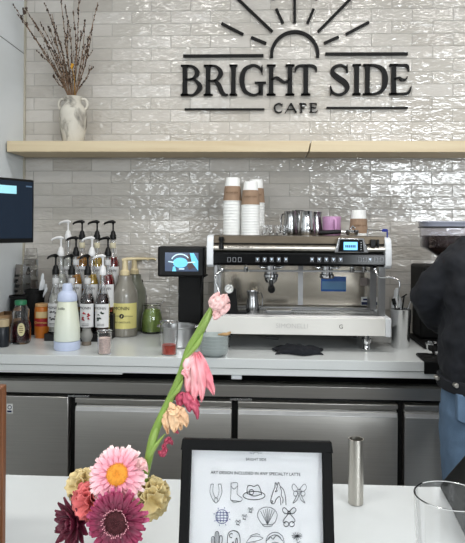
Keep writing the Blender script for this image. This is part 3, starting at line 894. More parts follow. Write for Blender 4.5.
o = b.build('wooden_scoop', mat('tan_wood', (186, 150, 104), .6, var=.2)); tag(centre_on(o, sc_), 'small tan wooden scoop lying on the rim of the bowl stack', 'scoop')

# ---- white squeeze bottle
p = at(67, 349); u = u_at(p)
t = thing('squeeze_bottle', p, 'white squeeze bottle with pale cream contents and pale blue cap', 'bottle')
M_pblue = mat('pale_blue_plastic', (196, 206, 230), .35, var=.03)
prof = [(12.4, 9), (12.8, 11), (12.4, 22), (11.2, 34), (9.6, 44), (9.2, 48)]
MB().lathe([(0, 0), (12.2 * u, 0), (12.9 * u, 1.5 * u), (12.9 * u, 8.6 * u), (0, 8.6 * u)], p, 36).build('base_cap', M_pblue, t)
MB().lathe([(0, 8.8 * u)] + [(r * u, z * u) for r, z in prof] + [(0, 48 * u)], p, 36).build('body', ramp_mat('cream_body', [(0, (232, 232, 196)), (.42, (234, 234, 202)), (.5, (222, 228, 216)), (1, (222, 228, 220))], .35, .5, 0), t)
nt_ = MATS['cream_body'].node_tree
b = MB(); b.lathe([(0, 48.2 * u), (9.6 * u, 48.2 * u), (9.8 * u, 50 * u), (9.2 * u, 55 * u), (6.8 * u, 57.5 * u), (5.2 * u, 58.5 * u), (4.9 * u, 63.5 * u), (3.8 * u, 65.5 * u), (0, 66 * u)], p, 32)
b.build('cap', M_pblue, t)
text('bello', 3.6 * u, 'label_text', M_monink, t, facing((p.x - 2.5 * u, p.y - 10.6 * u, p.z + 41.5 * u), tilt=-.12), .0003)

# ---- small ceramic pot
p = at(86.5, 345); u = u_at(p)
t = thing('ceramic_pot', p, 'tiny grey ceramic waisted pot, right of the white squeeze bottle', 'pot')
MB().lathe([(0, 0), (4.6 * u, 0), (4.9 * u, 1 * u), (4.2 * u, 3.8 * u), (0, 3.8 * u)], p, 24).build('foot', mat('stone_brown', (120, 110, 98), .7), t)
MB().lathe([(0, 3.9 * u), (4.2 * u, 3.9 * u), (6.0 * u, 8 * u), (5.9 * u, 11 * u), (4.2 * u, 14.5 * u), (4.3 * u, 16 * u), (3.4 * u, 16 * u), (3 * u, 10 * u), (0, 9 * u)], p, 24).build('bowl', mat('stone_grey', (146, 146, 142), .6), t)

# ---- orange bottle
p = at(42, 337.5); u = u_at(p)
t = thing('spice_bottle', p, 'orange plastic bottle with a cream and red label', 'bottle')
MB().lathe([(0, 0), (6.2 * u, 0), (6.6 * u, 1 * u), (6.6 * u, 2.6 * u), (7.2 * u, 3.6 * u), (7.4 * u, 10 * u), (7.4 * u, 28 * u), (7 * u, 30.5 * u), (6.2 * u, 31.2 * u), (0, 31.2 * u)], p, 28).build('body', mat('orange_plastic', (196, 112, 34), .35, var=.08), t)
MB().lathe([(0, 31.3 * u), (6.8 * u, 31.3 * u), (6.9 * u, 33.4 * u), (6.3 * u, 34 * u), (0, 34 * u)], p, 28).build('lid', mat('tan_lid', (204, 160, 110), .4), t)
def band(p, r, z0, z1, m, a0=-1.35, a1=1.35, name='label'):
    f = lambda a_, v: (p.x + r * math.cos(-PI / 2 + a0 + (a1 - a0) * a_), p.y + r * math.sin(-PI / 2 + a0 + (a1 - a0) * a_), p.z + z0 + (z1 - z0) * v)
    return MB().grid(f, 18, 1).build(name, m, t)
lb = band(p, 7.5 * u, 12 * u, 19.6 * u, mat('label_crimson', (156, 34, 40), .5))
band(p, 7.52 * u, 20.5 * u, 26.5 * u, mat('label_tan', (214, 190, 140), .5), -.6, 1.2)
text('Cinnamon', 3.0 * u, 'label_text', mat('label_gold', (226, 190, 110), .5), lb, facing((p.x + 1.5 * u, p.y - 8.0 * u, p.z + 16 * u)), .0003)

# ---- squared jar with green lid
p = at(20.5, 343); u = u_at(p)
t = thing('cherry_jar', p, 'clear jar of dark cherries with a green lid', 'jar')
def sq(a, z): return 1 / max(abs(math.cos(a)), abs(math.sin(a))) ** .45
MB().lathe([(0, 0), (8.6 * u, 0), (9.4 * u, 1.5 * u), (9.2 * u, 18 * u), (7.2 * u, 24 * u), (7.8 * u, 29 * u), (7.8 * u, 33 * u), (5.6 * u, 36.5 * u), (5.4 * u, 38 * u), (4.8 * u, 38 * u), (6.8 * u, 30 * u), (6.4 * u, 24 * u), (8.4 * u, 17 * u), (8.6 * u, 2 * u), (0, 1.6 * u)], p, 32, fn=sq).build('glass', M_glass, t)
b = MB(); b.lathe([(0, 1.8 * u), (8.2 * u, 2 * u), (8.2 * u, 17 * u), (7 * u, 20 * u), (0, 20 * u)], p, 28, fn=sq)
b.build('cherries', mat('dark_cherry', (58, 22, 26), .25, var=.5, scale=60, bump=.8, bscale=90), t)
MB().lathe([(0, 38.2 * u), (5.4 * u, 38.2 * u), (5.8 * u, 38.6 * u), (5.8 * u, 42 * u), (5.2 * u, 42.8 * u), (0, 42.8 * u)], p, 24).build('lid', mat('green_lid', (34, 112, 74), .4), t)
e = MB(); c_ = Vector((p.x + 4.6 * u, p.y - 10.2 * u, p.z + 15 * u))
e.prism([(c_.x + 3.6 * u * math.cos(a), c_.z + 6.4 * u * math.sin(a)) for a in [2 * PI * i / 24 for i in range(24)]], c_.y - .0003, c_.y + .004)
lb = e.build('label', mat('label_cream', (214, 204, 160), .5), t)
b = MB()
for q in (-3, -1, 1, 3): b.box(c_.x - (2.4 - abs(q) * .3) * u, c_.x + (2.4 - abs(q) * .3) * u, c_.y - .0008, c_.y - .0003, c_.z + q * u, c_.z + (q + .7) * u)
b.build('label_lines', mat('label_brown', (110, 90, 50), .5), lb)

# ---- black jar at the frame edge
p = at(2.5, 346.5); u = u_at(p)
t = thing('black_jar', p, 'small black jar with a tan lid at the left edge of counter', 'jar')
MB().lathe([(0, 0), (5.8 * u, 0), (6.2 * u, 1 * u), (6.2 * u, 19 * u), (5.6 * u, 20 * u), (0, 20 * u)], p, 28).build('body', mat('navy_black', (22, 27, 34), .35), t)
MB().lathe([(0, 20.2 * u), (6.1 * u, 20.2 * u), (6.2 * u, 26.4 * u), (5.7 * u, 27 * u), (0, 27 * u)], p, 28).build('lid', mat('bamboo', (178, 160, 128), .5), t)

# ---- cardboard box, tubs with cups, spoons behind
p = at(8, 334)
b = MB(); bx = .215; by = .14; bz = .125; wt = .004
x0, y0 = p.x - .12, 2.775
for (a, c_, d, e_) in ((x0, x0 + bx, y0, y0 + wt), (x0, x0 + bx, y0 + by - wt, y0 + by), (x0, x0 + wt, y0 + wt, y0 + by - wt), (x0 + bx - wt, x0 + bx, y0 + wt, y0 + by - wt)):
    b.box(a, c_, d, e_, CT, CT + bz)
b.box(x0, x0 + bx, y0, y0 + by, CT, CT + wt)
x0c = max(x0, XL + .01)
b.v = [Vector((max(q.x, XL + .01), q.y, q.z)) for q in b.v]
t = thing('cardboard_box', (x0c, y0, CT), 'open brown cardboard box behind the jars at far left', 'box')
b.build('tray', ramp_mat('cardboard', [(0, (138, 108, 76)), (1, (164, 132, 96))], .85, 20, 4, (1, 1, 6)), t)
b = MB(); b.add([(x0c, y0 - .001, CT + bz), (x0 + bx, y0 - .001, CT + bz), (x0 + bx - .01, y0 - .035, CT + bz - .028), (x0c, y0 - .035, CT + bz - .028)], [(0, 1, 2, 3)])
b.build('flap', MATS['cardboard'], t, solid=.003)
def tub(px, py, r, h, lab):
    p = W(px, py, 3.0); p.z = CT
    u = 3.0 / F
    p.x = max(p.x, XL + r * u + .004)
    t = thing('black_tub', p, lab, 'tub')
    MB().lathe([(0, 0), ((r - 1.5) * u, 0), ((r - .5) * u, h * u - .012), ((r + .4) * u, h * u - .010), ((r + .4) * u, h * u), ((r - 1) * u, h * u), ((r - 2) * u, .006), (0, .006)], p, 32).build('tub_body', M_matte, t)
    return t, p, u
zt1 = (W(5, 295, 3.0).z - CT) / (3.0 / F); zt2 = (W(35, 289.5, 3.0).z - CT) / (3.0 / F)
t1, p1, u1 = tub(2, 300, 11, zt1, 'black round tub at the left edge, behind the cardboard box')
t2, p2, u2 = tub(35, 300, 10, zt2, 'black round tub between the cardboard box and syrup rack')
# clear cups nested in tall sleeves
def cupstack(px, ytop, ybase, r, lab, grp, Y, n):
    p = W(px, ybase, Y); zt = W(px, ytop, Y).z; u = Y / F
    z0 = CT; h = .095
    step = (zt - z0 - h) / (n - 1)
    first = None
    for q in range(n):
        loc = Vector((max(p.x, XL + (r + 1) * u + .003), Y, z0 + q * step))
        if first is None:
            first = MB().lathe([(r * u, 0), (r * u + .0005, .003), ((r - 1.4) * u, h - .002), (0, h), (0, h - .002), ((r - 1.6) * u, h - .004), ((r - .4) * u, .001)], loc, 24, caps=False).build('clear_cup', M_plastic)
            centre_on(first, loc); o = first
        else:
            o = first.copy(); COL.objects.link(o); o.location = loc
        tag(o, lab, 'cup', grp)
cupstack(19, 264, 300, 8.2, 'clear plastic cup nested upside down in the lower stack by the left wall', 'lower stack of clear plastic cups', 3.04, 6)
cupstack(31, 248, 290, 7.2, 'clear plastic cup nested in the taller stack behind the black tub', 'taller stack of clear plastic cups', 3.10, 7)
# white plastic spoons standing in the tub
rs = random.Random(5)
for q in range(6):
    a = Vector((p2.x + .008 + rs.uniform(-.006, .014), p2.y + rs.uniform(-.02, .02), CT + .125))
    e = a + Vector((.020 + q * .0055, rs.uniform(-.01, .01), .155 + rs.uniform(-.02, .03) - q * .006))
    d = (e - a).normalized()
    b = MB(); b.tube([a, a.lerp(e, .55), a.lerp(e, .72), a.lerp(e, .86), a.lerp(e, .96), e], [.002, .0025, .005, .0085, .006, .002], 10, flat=.35)
    o = b.build('plastic_fork', M_white); tag(centre_on(o, a), 'white plastic fork standing in the black tub beside the syrup rack', 'fork', 'white forks in the black tub')

# ================================================================ touch-screen device on a square column
Yt = 2.80
c = W(182, 262, Yt); k = Yt / F
t = thing('touchscreen_device', (W(190, 300, Yt + .06).x, Yt + .07, CT), 'black touchscreen device on a square column, left of espresso machine', 'grinder')
xa, xb = W(157.5, 262, Yt).x, W(207, 262, Yt).x; za, zb = W(180, 277, Yt).z, W(180, 246.5, Yt).z
MB().box(xa, xb - .012, Yt, Yt + .11, za, zb).build('head', M_black, t, bevel=.010, seg=4)
cx_ = W(190, 300, Yt + .03).x
b = MB(); b.box(cx_ - .058, cx_ + .052, Yt + .04, Yt + .16, CT + .018, za + .004)
b.build('column', M_matte, t, bevel=.004)
b = MB(); b.box(cx_ - .075, cx_ + .078, Yt + .01, Yt + .17, CT, CT + .0175); b.build('base', M_matte, t, bevel=.004)
sx0, sx1, sz0, sz1 = W(165, 262, Yt).x, W(198.5, 262, Yt).x, W(180, 271.3, Yt).z, W(180, 252.6, Yt).z
scr = MB().box(sx0, sx1, Yt - .0012, Yt + .001, sz0, sz1).build('screen', mat('screen_slate', (48, 62, 86), .15, emit=(52, 68, 96), es=.7), t)
sw, sh = sx1 - sx0, sz1 - sz0
def S(u_, v_): return sx0 + u_ * sw, sz0 + v_ * sh
y1_ = Yt - .0013
m1 = mat('screen_cyan', (96, 180, 212), .2, emit=(96, 180, 215), es=.9); m2 = mat('screen_pale', (190, 220, 230), .2, emit=(185, 215, 228), es=.8); m3 = mat('screen_brown', (60, 44, 48), .2, emit=(58, 42, 46), es=.6)
b = MB(); b.prism([(S(.46 + .22 * math.cos(a), 0)[0], S(0, .46 + .27 * math.sin(a))[1]) for a in [2 * PI * i / 28 for i in range(28)]], y1_ - .0008, y1_)
b.prism([S(.74, .98), S(.86, .98), S(.99, .55), S(.99, .05), S(.88, .3), S(.8, .5)], y1_ - .0008, y1_); b.prism([S(.22, 0), S(.34, .0), S(.30, .28), S(.24, .25)], y1_ - .0008, y1_)
b.build('picture_blue', m1, scr)
b = MB()
b.strip([(S(.46 + .27 * math.cos(a), 0)[0], S(0, .52 + .40 * math.sin(a))[1], sh * .055) for a in [.5 + 2.3 * i / 16 for i in range(17)]], y1_ - .0010, y1_)
b.strip([(*S(.10, .52), sh * .05), (*S(.26, .48), sh * .06)], y1_ - .0010, y1_); b.strip([(*S(.68, .47), sh * .06), (*S(.9, .5), sh * .05)], y1_ - .0010, y1_)
b.build('picture_white', m2, scr)
b = MB(); b.prism([S(.64, .75), S(.72, .98), S(.80, .62), S(.94, .25), S(.72, .08), S(.66, .3)], y1_ - .0005, y1_); b.build('picture_brown', m3, scr)
b = MB(); b.box(*[S(.42, 0)[0], S(.58, 0)[0]], y1_ - .0015, y1_ - .0009, S(0, .10)[1], S(0, .16)[1]); b.build('picture_caption', m2, scr)
# spout lever at its right
b = MB(); 
pp = [W(207, 275, Yt + .03), W(203, 277, Yt - .0), W(202, 285, Yt - .005), W(201, 293, Yt - .005)]
b.tube([tuple(q) for q in pp], [.005, .0055, .004, .002], 8); b.build('side_lever', M_black, t)

# ================================================================ espresso machine
Ym = 2.66            # front of the drip tray
mx0, mx1 = W(205.8, 325, Ym).x, W(391.5, 325, Ym).x
root = thing('espresso_machine', ((mx0 + mx1) / 2, Ym + .2, CT), 'wide two-group stainless steel espresso machine with white end caps', 'espresso machine')
def zt(py, Y, px=300): return W(px, py, Y).z
Yb_ = 3.10
z_tray1, z_tray0 = zt(317.5, Ym), zt(335, Ym)
M_mirror = mat('mirror_steel', (220, 211, 196), .16, 1, var=.03)
M_grey = mat('grey_steel', 160, .38, .9)
M_body = mat('machine_black', 16, .45)
# front apron of the drip tray
b = MB(); b.box(mx0, mx1 - .026, Ym, Ym + .02, z_tray0, z_tray1); ap = b.build('front_panel', mat('front_reflected_white', (240, 238, 232), .22, .2, var=.04, scale=4), root, bevel=.002)  # bright window reflection put into a near-white, barely metallic colour
b = MB(); b.box(mx1 - .0255, mx1, Ym - .004, Ym + .42, z_tray0 - .004, z_tray1 + .002); b.build('corner_cap', M_white, root, bevel=.006, seg=3)
text('SIMONELLI', .030, 'maker_name', mat('etched', (196, 194, 190), .4, .3), ap, facing((W(292, 326, Ym).x, Ym - .0006, (z_tray0 + z_tray1) / 2)), .0003)
text('G', .026, 'maker_mark', mat('etched_dark', (90, 84, 76), .4, .3), ap, facing((W(341, 327, Ym).x, Ym - .0006, (z_tray0 + z_tray1) / 2)), .0003)
# tray and grid
b = MB(); b.box(mx0 + .004, mx1 - .03, Ym + .02, Yb_ - .02, z_tray0 + .004, z_tray1 - .008); b.build('drip_tray', M_grey, root)
b = MB()
x = mx0 + .02
nb = 60
for i in range(nb):
    xx = mx0 + .01 + (mx1 - mx0 - .05) * i / (nb - 1)
    b.box(xx - .003, xx + .003, Ym + .024, Ym + .30, z_tray1 - .008, z_tray1 - .002)
for yy in (Ym + .022, Ym + .10, Ym + .2, Ym + .298): b.box(mx0 + .006, mx1 - .034, yy, yy + .008, z_tray1 - .0085, z_tray1 - .001)
b.build('drip_grid', mat('grid_steel', 205, .4, .8), root)
# ledge band above the apron (the raised rear step)
zl = zt(309, Ym + .05)
b = MB(); b.prism([(Ym + .005, z_tray1 + .0005), (Ym + .03, z_tray1 + .0005), (Ym + .03, z_tray1 + .008), (Ym + .012, z_tray1 + .008)], mx0 + .002, mx1 - .028, 'x'); b.build('tray_lip', M_grey, root)
b = MB(); b.box(mx0 + .02, mx1 - .03, Ym + .30, Ym + .33, z_tray1 - .001, zt(307, Ym + .3)); b.build('rear_step', M_grey, root, bevel=.003)
# lower body and feet
b = MB(); b.box(mx0 + .05, mx1 - .06, Ym + .10, Yb_ - .01, CT + .06, z_tray0 + .003); b.build('lower_body', M_body, root)
for fx in (.085, (mx1 - mx0) - .095):
    for fy in (Ym + .075, Yb_ - .06):
        b = MB(); L = Vector((mx0 + fx, fy, CT)); b.lathe([(0, 0), (.018, 0), (.019, .004), (.016, .01), (.016, .03), (.022, .032), (.022, .05), (.017, .052), (.017, z_tray0 - CT + .003), (0, z_tray0 - CT + .003)], L, 20)
        b.build('foot', M_chrome, root)
# back splash
z_h0 = zt(266, Ym + .10)                                       # underside of the head
Ysp = Ym + .36
b = MB(); b.box(mx0 + .025, mx1 - .03, Ysp, Ysp + .07, z_tray1 - .004, z_h0 + .03); b.build('back_splash', M_mirror, root)
bs_x = lambda px: W(px, 290, Ysp).x
b = MB(); b.box(bs_x(298), bs_x(303), Ysp - .004, Ysp - .0005, z_tray1 + .01, z_h0 + .02); b.build('splash_joint', M_grey, root)
b = MB(); b.box(bs_x(321), bs_x(346), Ysp - .002, Ysp - .0005, zt(291, Ysp), zt(276, Ysp)); q = b.build('blue_patch', mat('patch_blue', (52, 100, 176), .2), root)  # flat blue rectangle on the splash, with a paler one over it
b = MB(); b.box(bs_x(322), bs_x(346), Ysp - .003, Ysp - .0022, zt(289, Ysp), zt(281, Ysp)); b.build('blue_patch_panel', mat('patch_pale', (104, 150, 190), .2), q)
b = MB(); b.box(bs_x(361), bs_x(378), Ysp - .002, Ysp - .0005, zt(304.5, Ysp), zt(296, Ysp)); q = b.build('warning_label', M_paper, root)
b = MB(); b.box(bs_x(361.5), bs_x(377.5), Ysp - .003, Ysp - .0022, zt(304, Ysp), zt(301, Ysp)); b.build('label_print', mat('navy_print', (30, 40, 80)), q)
b = MB(); b.box(bs_x(363), bs_x(376), Ysp - .003, Ysp - .0022, zt(299.5, Ysp), zt(297.8, Ysp)); b.build('label_print', mat('navy_print', (30, 40, 80)), q)
b = MB(); b.box(bs_x(360), bs_x(377), Ysp - .002, Ysp - .0005, zt(285, Ysp), zt(277, Ysp)); b.build('faded_label', mat('label_faded', (170, 158, 152), .5), root)
# side posts
for pa, pb in ((214, 218), (378, 385)):
    xa, xb = W(pa, 290, Ym + .08).x, W(pb, 290, Ym + .08).x
    b = MB(); b.box(xa, xb, Ym + .07, Ym + .10, z_tray1 - .001, z_h0 + .01); b.build('side_post', M_grey, root, bevel=.003)
    b = MB(); b.box(xa, xb, Ym + .28, Ym + .42, z_tray1 - .001, z_h0 + .01); b.build('side_post', M_grey, root, bevel=.003)
# head: top deck, rounded steel cowl, black key panel
Yh = Ym + .04
hx0, hx1 = W(212.5, 255, Yh).x, W(386, 255, Yh).x
zT = zt(235.5, Yh + .06); zA = zt(243.5, Yh + .03); zB = zt(254, Yh); zC_ = zt(266, Yh + .01)
b = MB(); b.box(hx0, hx1, Yh + .03, Yb_, zC_ + .004, zT - .006); b.build('head_body', M_body, root)
b = MB(); b.box(hx0 + .004, hx1 - .004, Yh + .045, Yb_ - .002, zT - .0055, zT)
b.prism([(Yh + .05, zT), (Yh + .024, zT - .003), (Yh + .018, zA + .001), (Yh + .05, zA + .001)], hx0 + .002, hx1 - .002, 'x')
b.build('cup_deck', ramp_mat('deck_reflected_brown', [(0, (84, 76, 66)), (1, (116, 106, 92))], .3, 5, 4, (1, 1, 8), metal=.9), root)  # steel cup rail; the brown it reflects is put into the ramp
pr = []
for i in range(11):
    a = -.35 + 1.75 * i / 10
    pr.append((Yh + .034 - .036 * math.cos(a), (zA + zB) / 2 + (zA - zB) / 2 * 1.02 * math.sin((a) * 1.0) / math.sin(1.4)))
pr = [(Yh + .034 - .036 * math.sin(PI * (i / 12)) ** .8, zB + (zA - zB) * i / 12) for i in range(13)]
b = MB(); b.prism([(Yh + .05, zB)] + pr + [(Yh + .05, zA)], hx0, hx1, 'x'); b.build('front_cowl', mat('cowl_steel', (212, 207, 198), .3, 1, var=.03), root, angle=50)
b = MB(); b.prism([(Yh + .04, zC_), (Yh + .012, zC_), (Yh - .002, zC_ + .01), (Yh + .002, zB - .002), (Yh + .04, zB)], hx0, hx1, 'x'); kp = b.build('key_panel', M_blackgl, root, bevel=.001)
text('NUOVA SIMONELLI', .0135, 'maker_name', mat('etched_dark', (90, 84, 76)), root, facing((W(240, 247.5, Yh).x, Yh - .0028, zt(247.5, Yh))), .0006)
# keys
M_key = mat('key_outline', (170, 172, 176), .3, emit=(120, 125, 135), es=.25); M_icon = mat('key_icon', (215, 228, 240), .3, emit=(205, 220, 240), es=.8)
def key(pxc, lit):
    cx = W(pxc, 259.5, Yh).x; cz = zt(259.6, Yh, pxc); w = .0066; h = .0095
    b = MB(); b.strip([(cx - w, cz - h, .0014), (cx + w, cz - h, .0014), (cx + w, cz + h, .0014), (cx - w, cz + h, .0014)], Yh - .0048, Yh + .004, closed=True)
    kk = b.build('key', M_key, root)
    if lit:
        b = MB(); b.strip([(cx - w * .5, cz + h * .35, .001), (cx, cz - h * .3, .0055), (cx + w * .5, cz + h * .35, .001)], Yh - .0052, Yh + .004)
        b.box(cx - w * .6, cx + w * .6, Yh - .0052, Yh + .002, cz + h * .3, cz + h * .55); b.build('key_icon', M_icon, kk)
for q in (229.2, 234.4, 239.8): key(q, False)
for q in range(5): key(257.5 + q * 7.1, True)
for q in range(5): key(312 + q * 7.15, True)
for q, l in ((359.6, 0), (364.7, 0), (370, 1), (375.6, 0), (381.4, 0)): key(q, l)
# display
dx = lambda px: W(px, 246, Yh - .02).x
dz = lambda py: zt(py, Yh - .02, 350)
b = MB(); b.prism([(dx(334.5), dz(252.8)), (dx(369), dz(252.8)), (dx(364), dz(238)), (dx(338.5), dz(238))], Yh - .02, Yh + .02); dsp = b.build('display_housing', M_chrome, root, bevel=.004, seg=3)
b = MB(); b.prism([(dx(338), dz(251.8)), (dx(364), dz(251.8)), (dx(362.5), dz(239.6)), (dx(340), dz(239.6))], Yh - .0215, Yh - .01); b.build('display_panel', M_blackgl, dsp)
b = MB(); b.box(dx(343.6), dx(357.4), Yh - .0225, Yh - .0217, dz(250), dz(242)); b.build('display_screen', mat('lcd_blue', (120, 196, 240), .2, emit=(110, 190, 245), es=1.0), dsp)
b = MB()
for q in range(6): b.box(dx(345.2 + q * 1.8), dx(346.5 + q * 1.8), Yh - .0232, Yh - .0226, dz(247.6), dz(245))
b.build('display_digits', mat('lcd_dark', (20, 50, 90), .4), dsp)
b = MB()
for q in range(4): b.cbox((dx(361), Yh - .0218, dz(242.3 + q * 2.4)), (.004, .001, .004))
b.build('display_keys', M_key, dsp)
# rounded white end caps
for pa, pb, nm in ((206.8, 213.4, 0), (385.2, 391.6, 1)):
    xa, xb = W(pa, 250, Yh).x, W(pb, 250, Yh).x
    zz0, zz1 = zt(268, Yh), zt(235.5 if not nm else 236.5, Yh + .05)
    prf = [(Yb_ + .005, zz0), (Yh + .012, zz0), (Yh - .006, zz0 + .012), (Yh - .010, (zz0 + zz1) / 2), (Yh + .002, zz1 - .02), (Yh + .02, zz1 - .004), (Yh + .04, zz1), (Yb_ + .005, zz1)]
    b = MB(); b.prism(prf, xa, xb, 'x'); b.build('end_cap', M_white, root, bevel=.004, seg=3)
# black slots on the cowl near the ends
for pa, pb in ((371.5, 376.5), (378, 380)):
    b = MB(); b.box(W(pa, 243, Yh - .02).x, W(pb, 243, Yh - .02).x, Yh - .0045, Yh + .02, zt(247, Yh, 375), zt(239.5, Yh, 375)); b.build('steam_switch', M_black, root, bevel=.002)
# steam lever at left
p = W(221.5, 243, Yh + .01)
b = MB(); b.lathe([(0, -.028), (.011, -.028), (.012, -.018), (.009, -.006), (.009, .006), (.013, .016), (.012, .028), (0, .029)], (p.x, Yh - .004, p.z), 16); b.build('steam_lever', M_black, root)
b = MB(); b.tube([(p.x, Yh + .02, p.z + .034), (p.x - .03, Yh + .05, p.z + .036), (p.x - .045, Yh + .06, p.z + .02)], .0022, 8); b.build('rail_rod', M_chrome, root)
# rail along the top right with a blue knob
p0, p1 = W(367, 229.5, Yh + .04), W(385, 230.5, Yh + .03)
b = MB(); b.tube([p0, p1], .0022, 8); b.tube([Vector((p0.x + .002, p0.y, p0.z)), Vector((p0.x + .002, p0.y, zT - .002))], .0022, 8); q = b.build('rail_rod', M_chrome, root)
b = MB(); b.lathe([(0, 0), (.010, 0), (.012, .006), (.008, .012), (0, .014)], (p1.x, p1.y, p1.z - .006), 12, fn=lambda a, z: 1 + .25 * math.cos(4 * a)); b.cyl((p1.x + .01, p1.y, p1.z - .006), (p1.x + .01, p1.y, zT - .006), .003, n=8); b.build('blue_knob', mat('blue_knob', (44, 60, 150), .35), q)
# group heads
def group(px, handle):
    gx = W(px, 270, Ym + .12).x; gy = Ym + .13; L = Vector((gx, gy, 0))
    zt_ = zC_ + .003; zb = zt(278, gy)
    b = MB(); b.lathe([(0, zb), (.030, zb), (.034, zb + .004), (.034, zb + .016), (.028, zb + .020), (.028, zt_ - .008), (.036, zt_), (0, zt_)], L, 28)
    for sgn in (-1, 1):
        b.tube([(gx + sgn * .02, gy - .02, zt_ - .012), (gx + sgn * .045, gy - .035, zt_ - .014), (gx + sgn * .06, gy - .03, zt_ - .002)], [.007, .006, .006], 10)
    b.build('group_head', M_chrome, root)
    if handle:
        pf = thing('portafilter', (gx, gy, zb - .026), handle, 'portafilter')
        b = MB(); b.lathe([(0, -.024), (.020, -.024), (.029, -.012), (.0305, -.001), (.0305, -.0005), (0, -.0005)], (gx, gy, zb), 24); b.cyl((gx, gy - .028, zb - .010), (gx, gy - .065, zb - .016), .0075); b.cyl((gx, gy, zb - .023), (gx, gy, zb - .036), .010, .008)
        b.build('basket', M_chrome, pf)
        b = MB(); b.tube([(gx, gy - .060, zb - .0155), (gx, gy - .09, zb - .020), (gx, gy - .15, zb - .030), (gx, gy - .185, zb - .037), (gx, gy - .195, zb - .039)], [.012, .013, .0135, .0165, .012], 16); b.build('handle', M_black, pf)
group(271, 'portafilter with black handle locked in the left group of espresso machine')
group(327, None)
# steam wands
def wand(pts, name='steam_wand'):
    b = MB(); b.tube([tuple(q) for q in catmull([tuple(p) for p in pts], 6)], .0042, 10); b.ball(pts[-1], .006, 10, 6); b.ball(pts[0], .012, 12, 8); b.build(name, M_chrome, root)
wand([W(222, 270, Ym + .03), W(215, 277, Ym), W(217.5, 287, Ym - .01), W(221, 297, Ym - .01)])
wand([W(375, 269, Ym + .06), W(379, 277, Ym + .03), W(391, 277.5, Ym + .0), W(399, 281, Ym - .01), W(399, 292, Ym - .01), W(397, 307, Ym + .02)])
for pxx in (246, 352, 364):
    p = W(pxx, 269, Ym + .08); b = MB(); b.lathe([(0, -.014), (.008, -.014), (.010, -.004), (.010, .010), (0, .012)], p, 14); b.tube([p, p + Vector((.012, -.02, -.008))], [.005, .004], 8); b.build('water_spout', M_chrome, root)
b = MB(); b.tube([W(218, 270.5, Ym + .10), W(380, 271.5, Ym + .10)], .005, 10); b.build('under_bar', M_grey, root)
# pressure gauge
p = W(229, 289, Ym + .06)
b = MB(); b.prism([(p.x + .022 * math.cos(a), p.z + .022 * math.sin(a)) for a in [2 * PI * i / 28 for i in range(28)]], p.y, p.y + .03); gg = b.build('pressure_gauge', M_chrome, root, bevel=.002)
b = MB(); b.prism([(p.x + .018 * math.cos(a), p.z + .018 * math.sin(a)) for a in [2 * PI * i / 28 for i in range(28)]], p.y - .001, p.y + .001); b.build('gauge_face', M_paper, gg)
b = MB(); b.strip([(p.x - .009, p.z - .008, .0012), (p.x + .008, p.z + .008, .003)], p.y - .002, p.y - .001)
b.strip([(p.x + .014 * math.cos(a), p.z + .014 * math.sin(a), .002) for a in [-.6 + 4.3 * i / 20 for i in range(21)]], p.y - .002, p.y - .001); b.build('gauge_marks', M_ink, gg)
b = MB(); b.prism([(W(224, 300, Ym + .08).x, z_tray1), (W(238, 300, Ym + .08).x, z_tray1), (W(236, 300, Ym + .08).x, p.z), (W(226, 300, Ym + .08).x, p.z)], p.y + .012, p.y + .04); b.build('gauge_mount', M_matte, root, bevel=.003)
# ---- things on the drip grid
zg = z_tray1 - .0005
def pitcher(p, u, r, h, lab, spout, handle, m=None, name='milk_pitcher'):
    t = thing(name, p, lab, 'pitcher'); m = m or M_steel
    def fn(a, z):
        d = math.cos(a - spout)
        return 1 + (.16 * max(0, d) ** 6 * max(0, (z / (h * u) - .72) / .28) if z > .7 * h * u else 0)
    MB().lathe([(0, 0), (r * u, 0), (r * 1.06 * u, .03 * h * u), (r * 1.03 * u, .35 * h * u), (r * .84 * u, .72 * h * u), (r * .84 * u, .88 * h * u), (r * .9 * u, h * u), (r * .86 * u, h * u), (r * .8 * u, .88 * h * u), (r * .8 * u, .72 * h * u), (r * .99 * u, .35 * h * u), (r * .96 * u, .05 * h * u), (0, .04 * h * u)], p, 32, fn=fn).build('body', m, t)
    hd = Vector((math.cos(handle), math.sin(handle), 0))
    B = Vector(p)
    b = MB(); b.tube([B + hd * (r * .84 * u) + Vector((0, 0, .88 * h * u)), B + hd * (r * 1.35 * u) + Vector((0, 0, .90 * h * u)), B + hd * (r * 1.6 * u) + Vector((0, 0, .7 * h * u)), B + hd * (r * 1.55 * u) + Vector((0, 0, .35 * h * u)), B + hd * (r * 1.05 * u) + Vector((0, 0, .18 * h * u))], [.0045, .0045, .0045, .0045, .004], 10, flat=.6)
    b.build('handle', m, t)
    return t
p = W(252.5, 312, Ym + .13); p.z = zg; u = (Ym + .13) / F
pitcher(p, u, 6.4, 22, 'small steel milk pitcher standing on the drip grid', PI * 1.2, .2)
p = W(281, 312, Ym + .10); p.z = zg
b = MB(); xa, xb = W(266, 310, Ym + .10).x, W(292, 310, Ym + .10).x
b.box(xa, xb, p.y, p.y + .07, zg, zg + .018)
o = b.build('drip_scale', mat('scale_steel', 150, .3, .9), bevel=.004); tag(centre_on(o, (p.x, p.y, zg)), 'low grey coffee scale on drip grid, right of the milk pitcher', 'scale')
xa, xb = W(231, 311, Ym + .09).x, W(247, 311, Ym + .09).x
b = MB(); b.box(xa, xb, Ym + .08, Ym + .13, zg, zg + .014)
o = b.build('rubber_block', M_black, bevel=.004); tag(centre_on(o, ((xa + xb) / 2, Ym + .1, zg)), 'low black rubber block on the drip grid under the gauge', 'block')

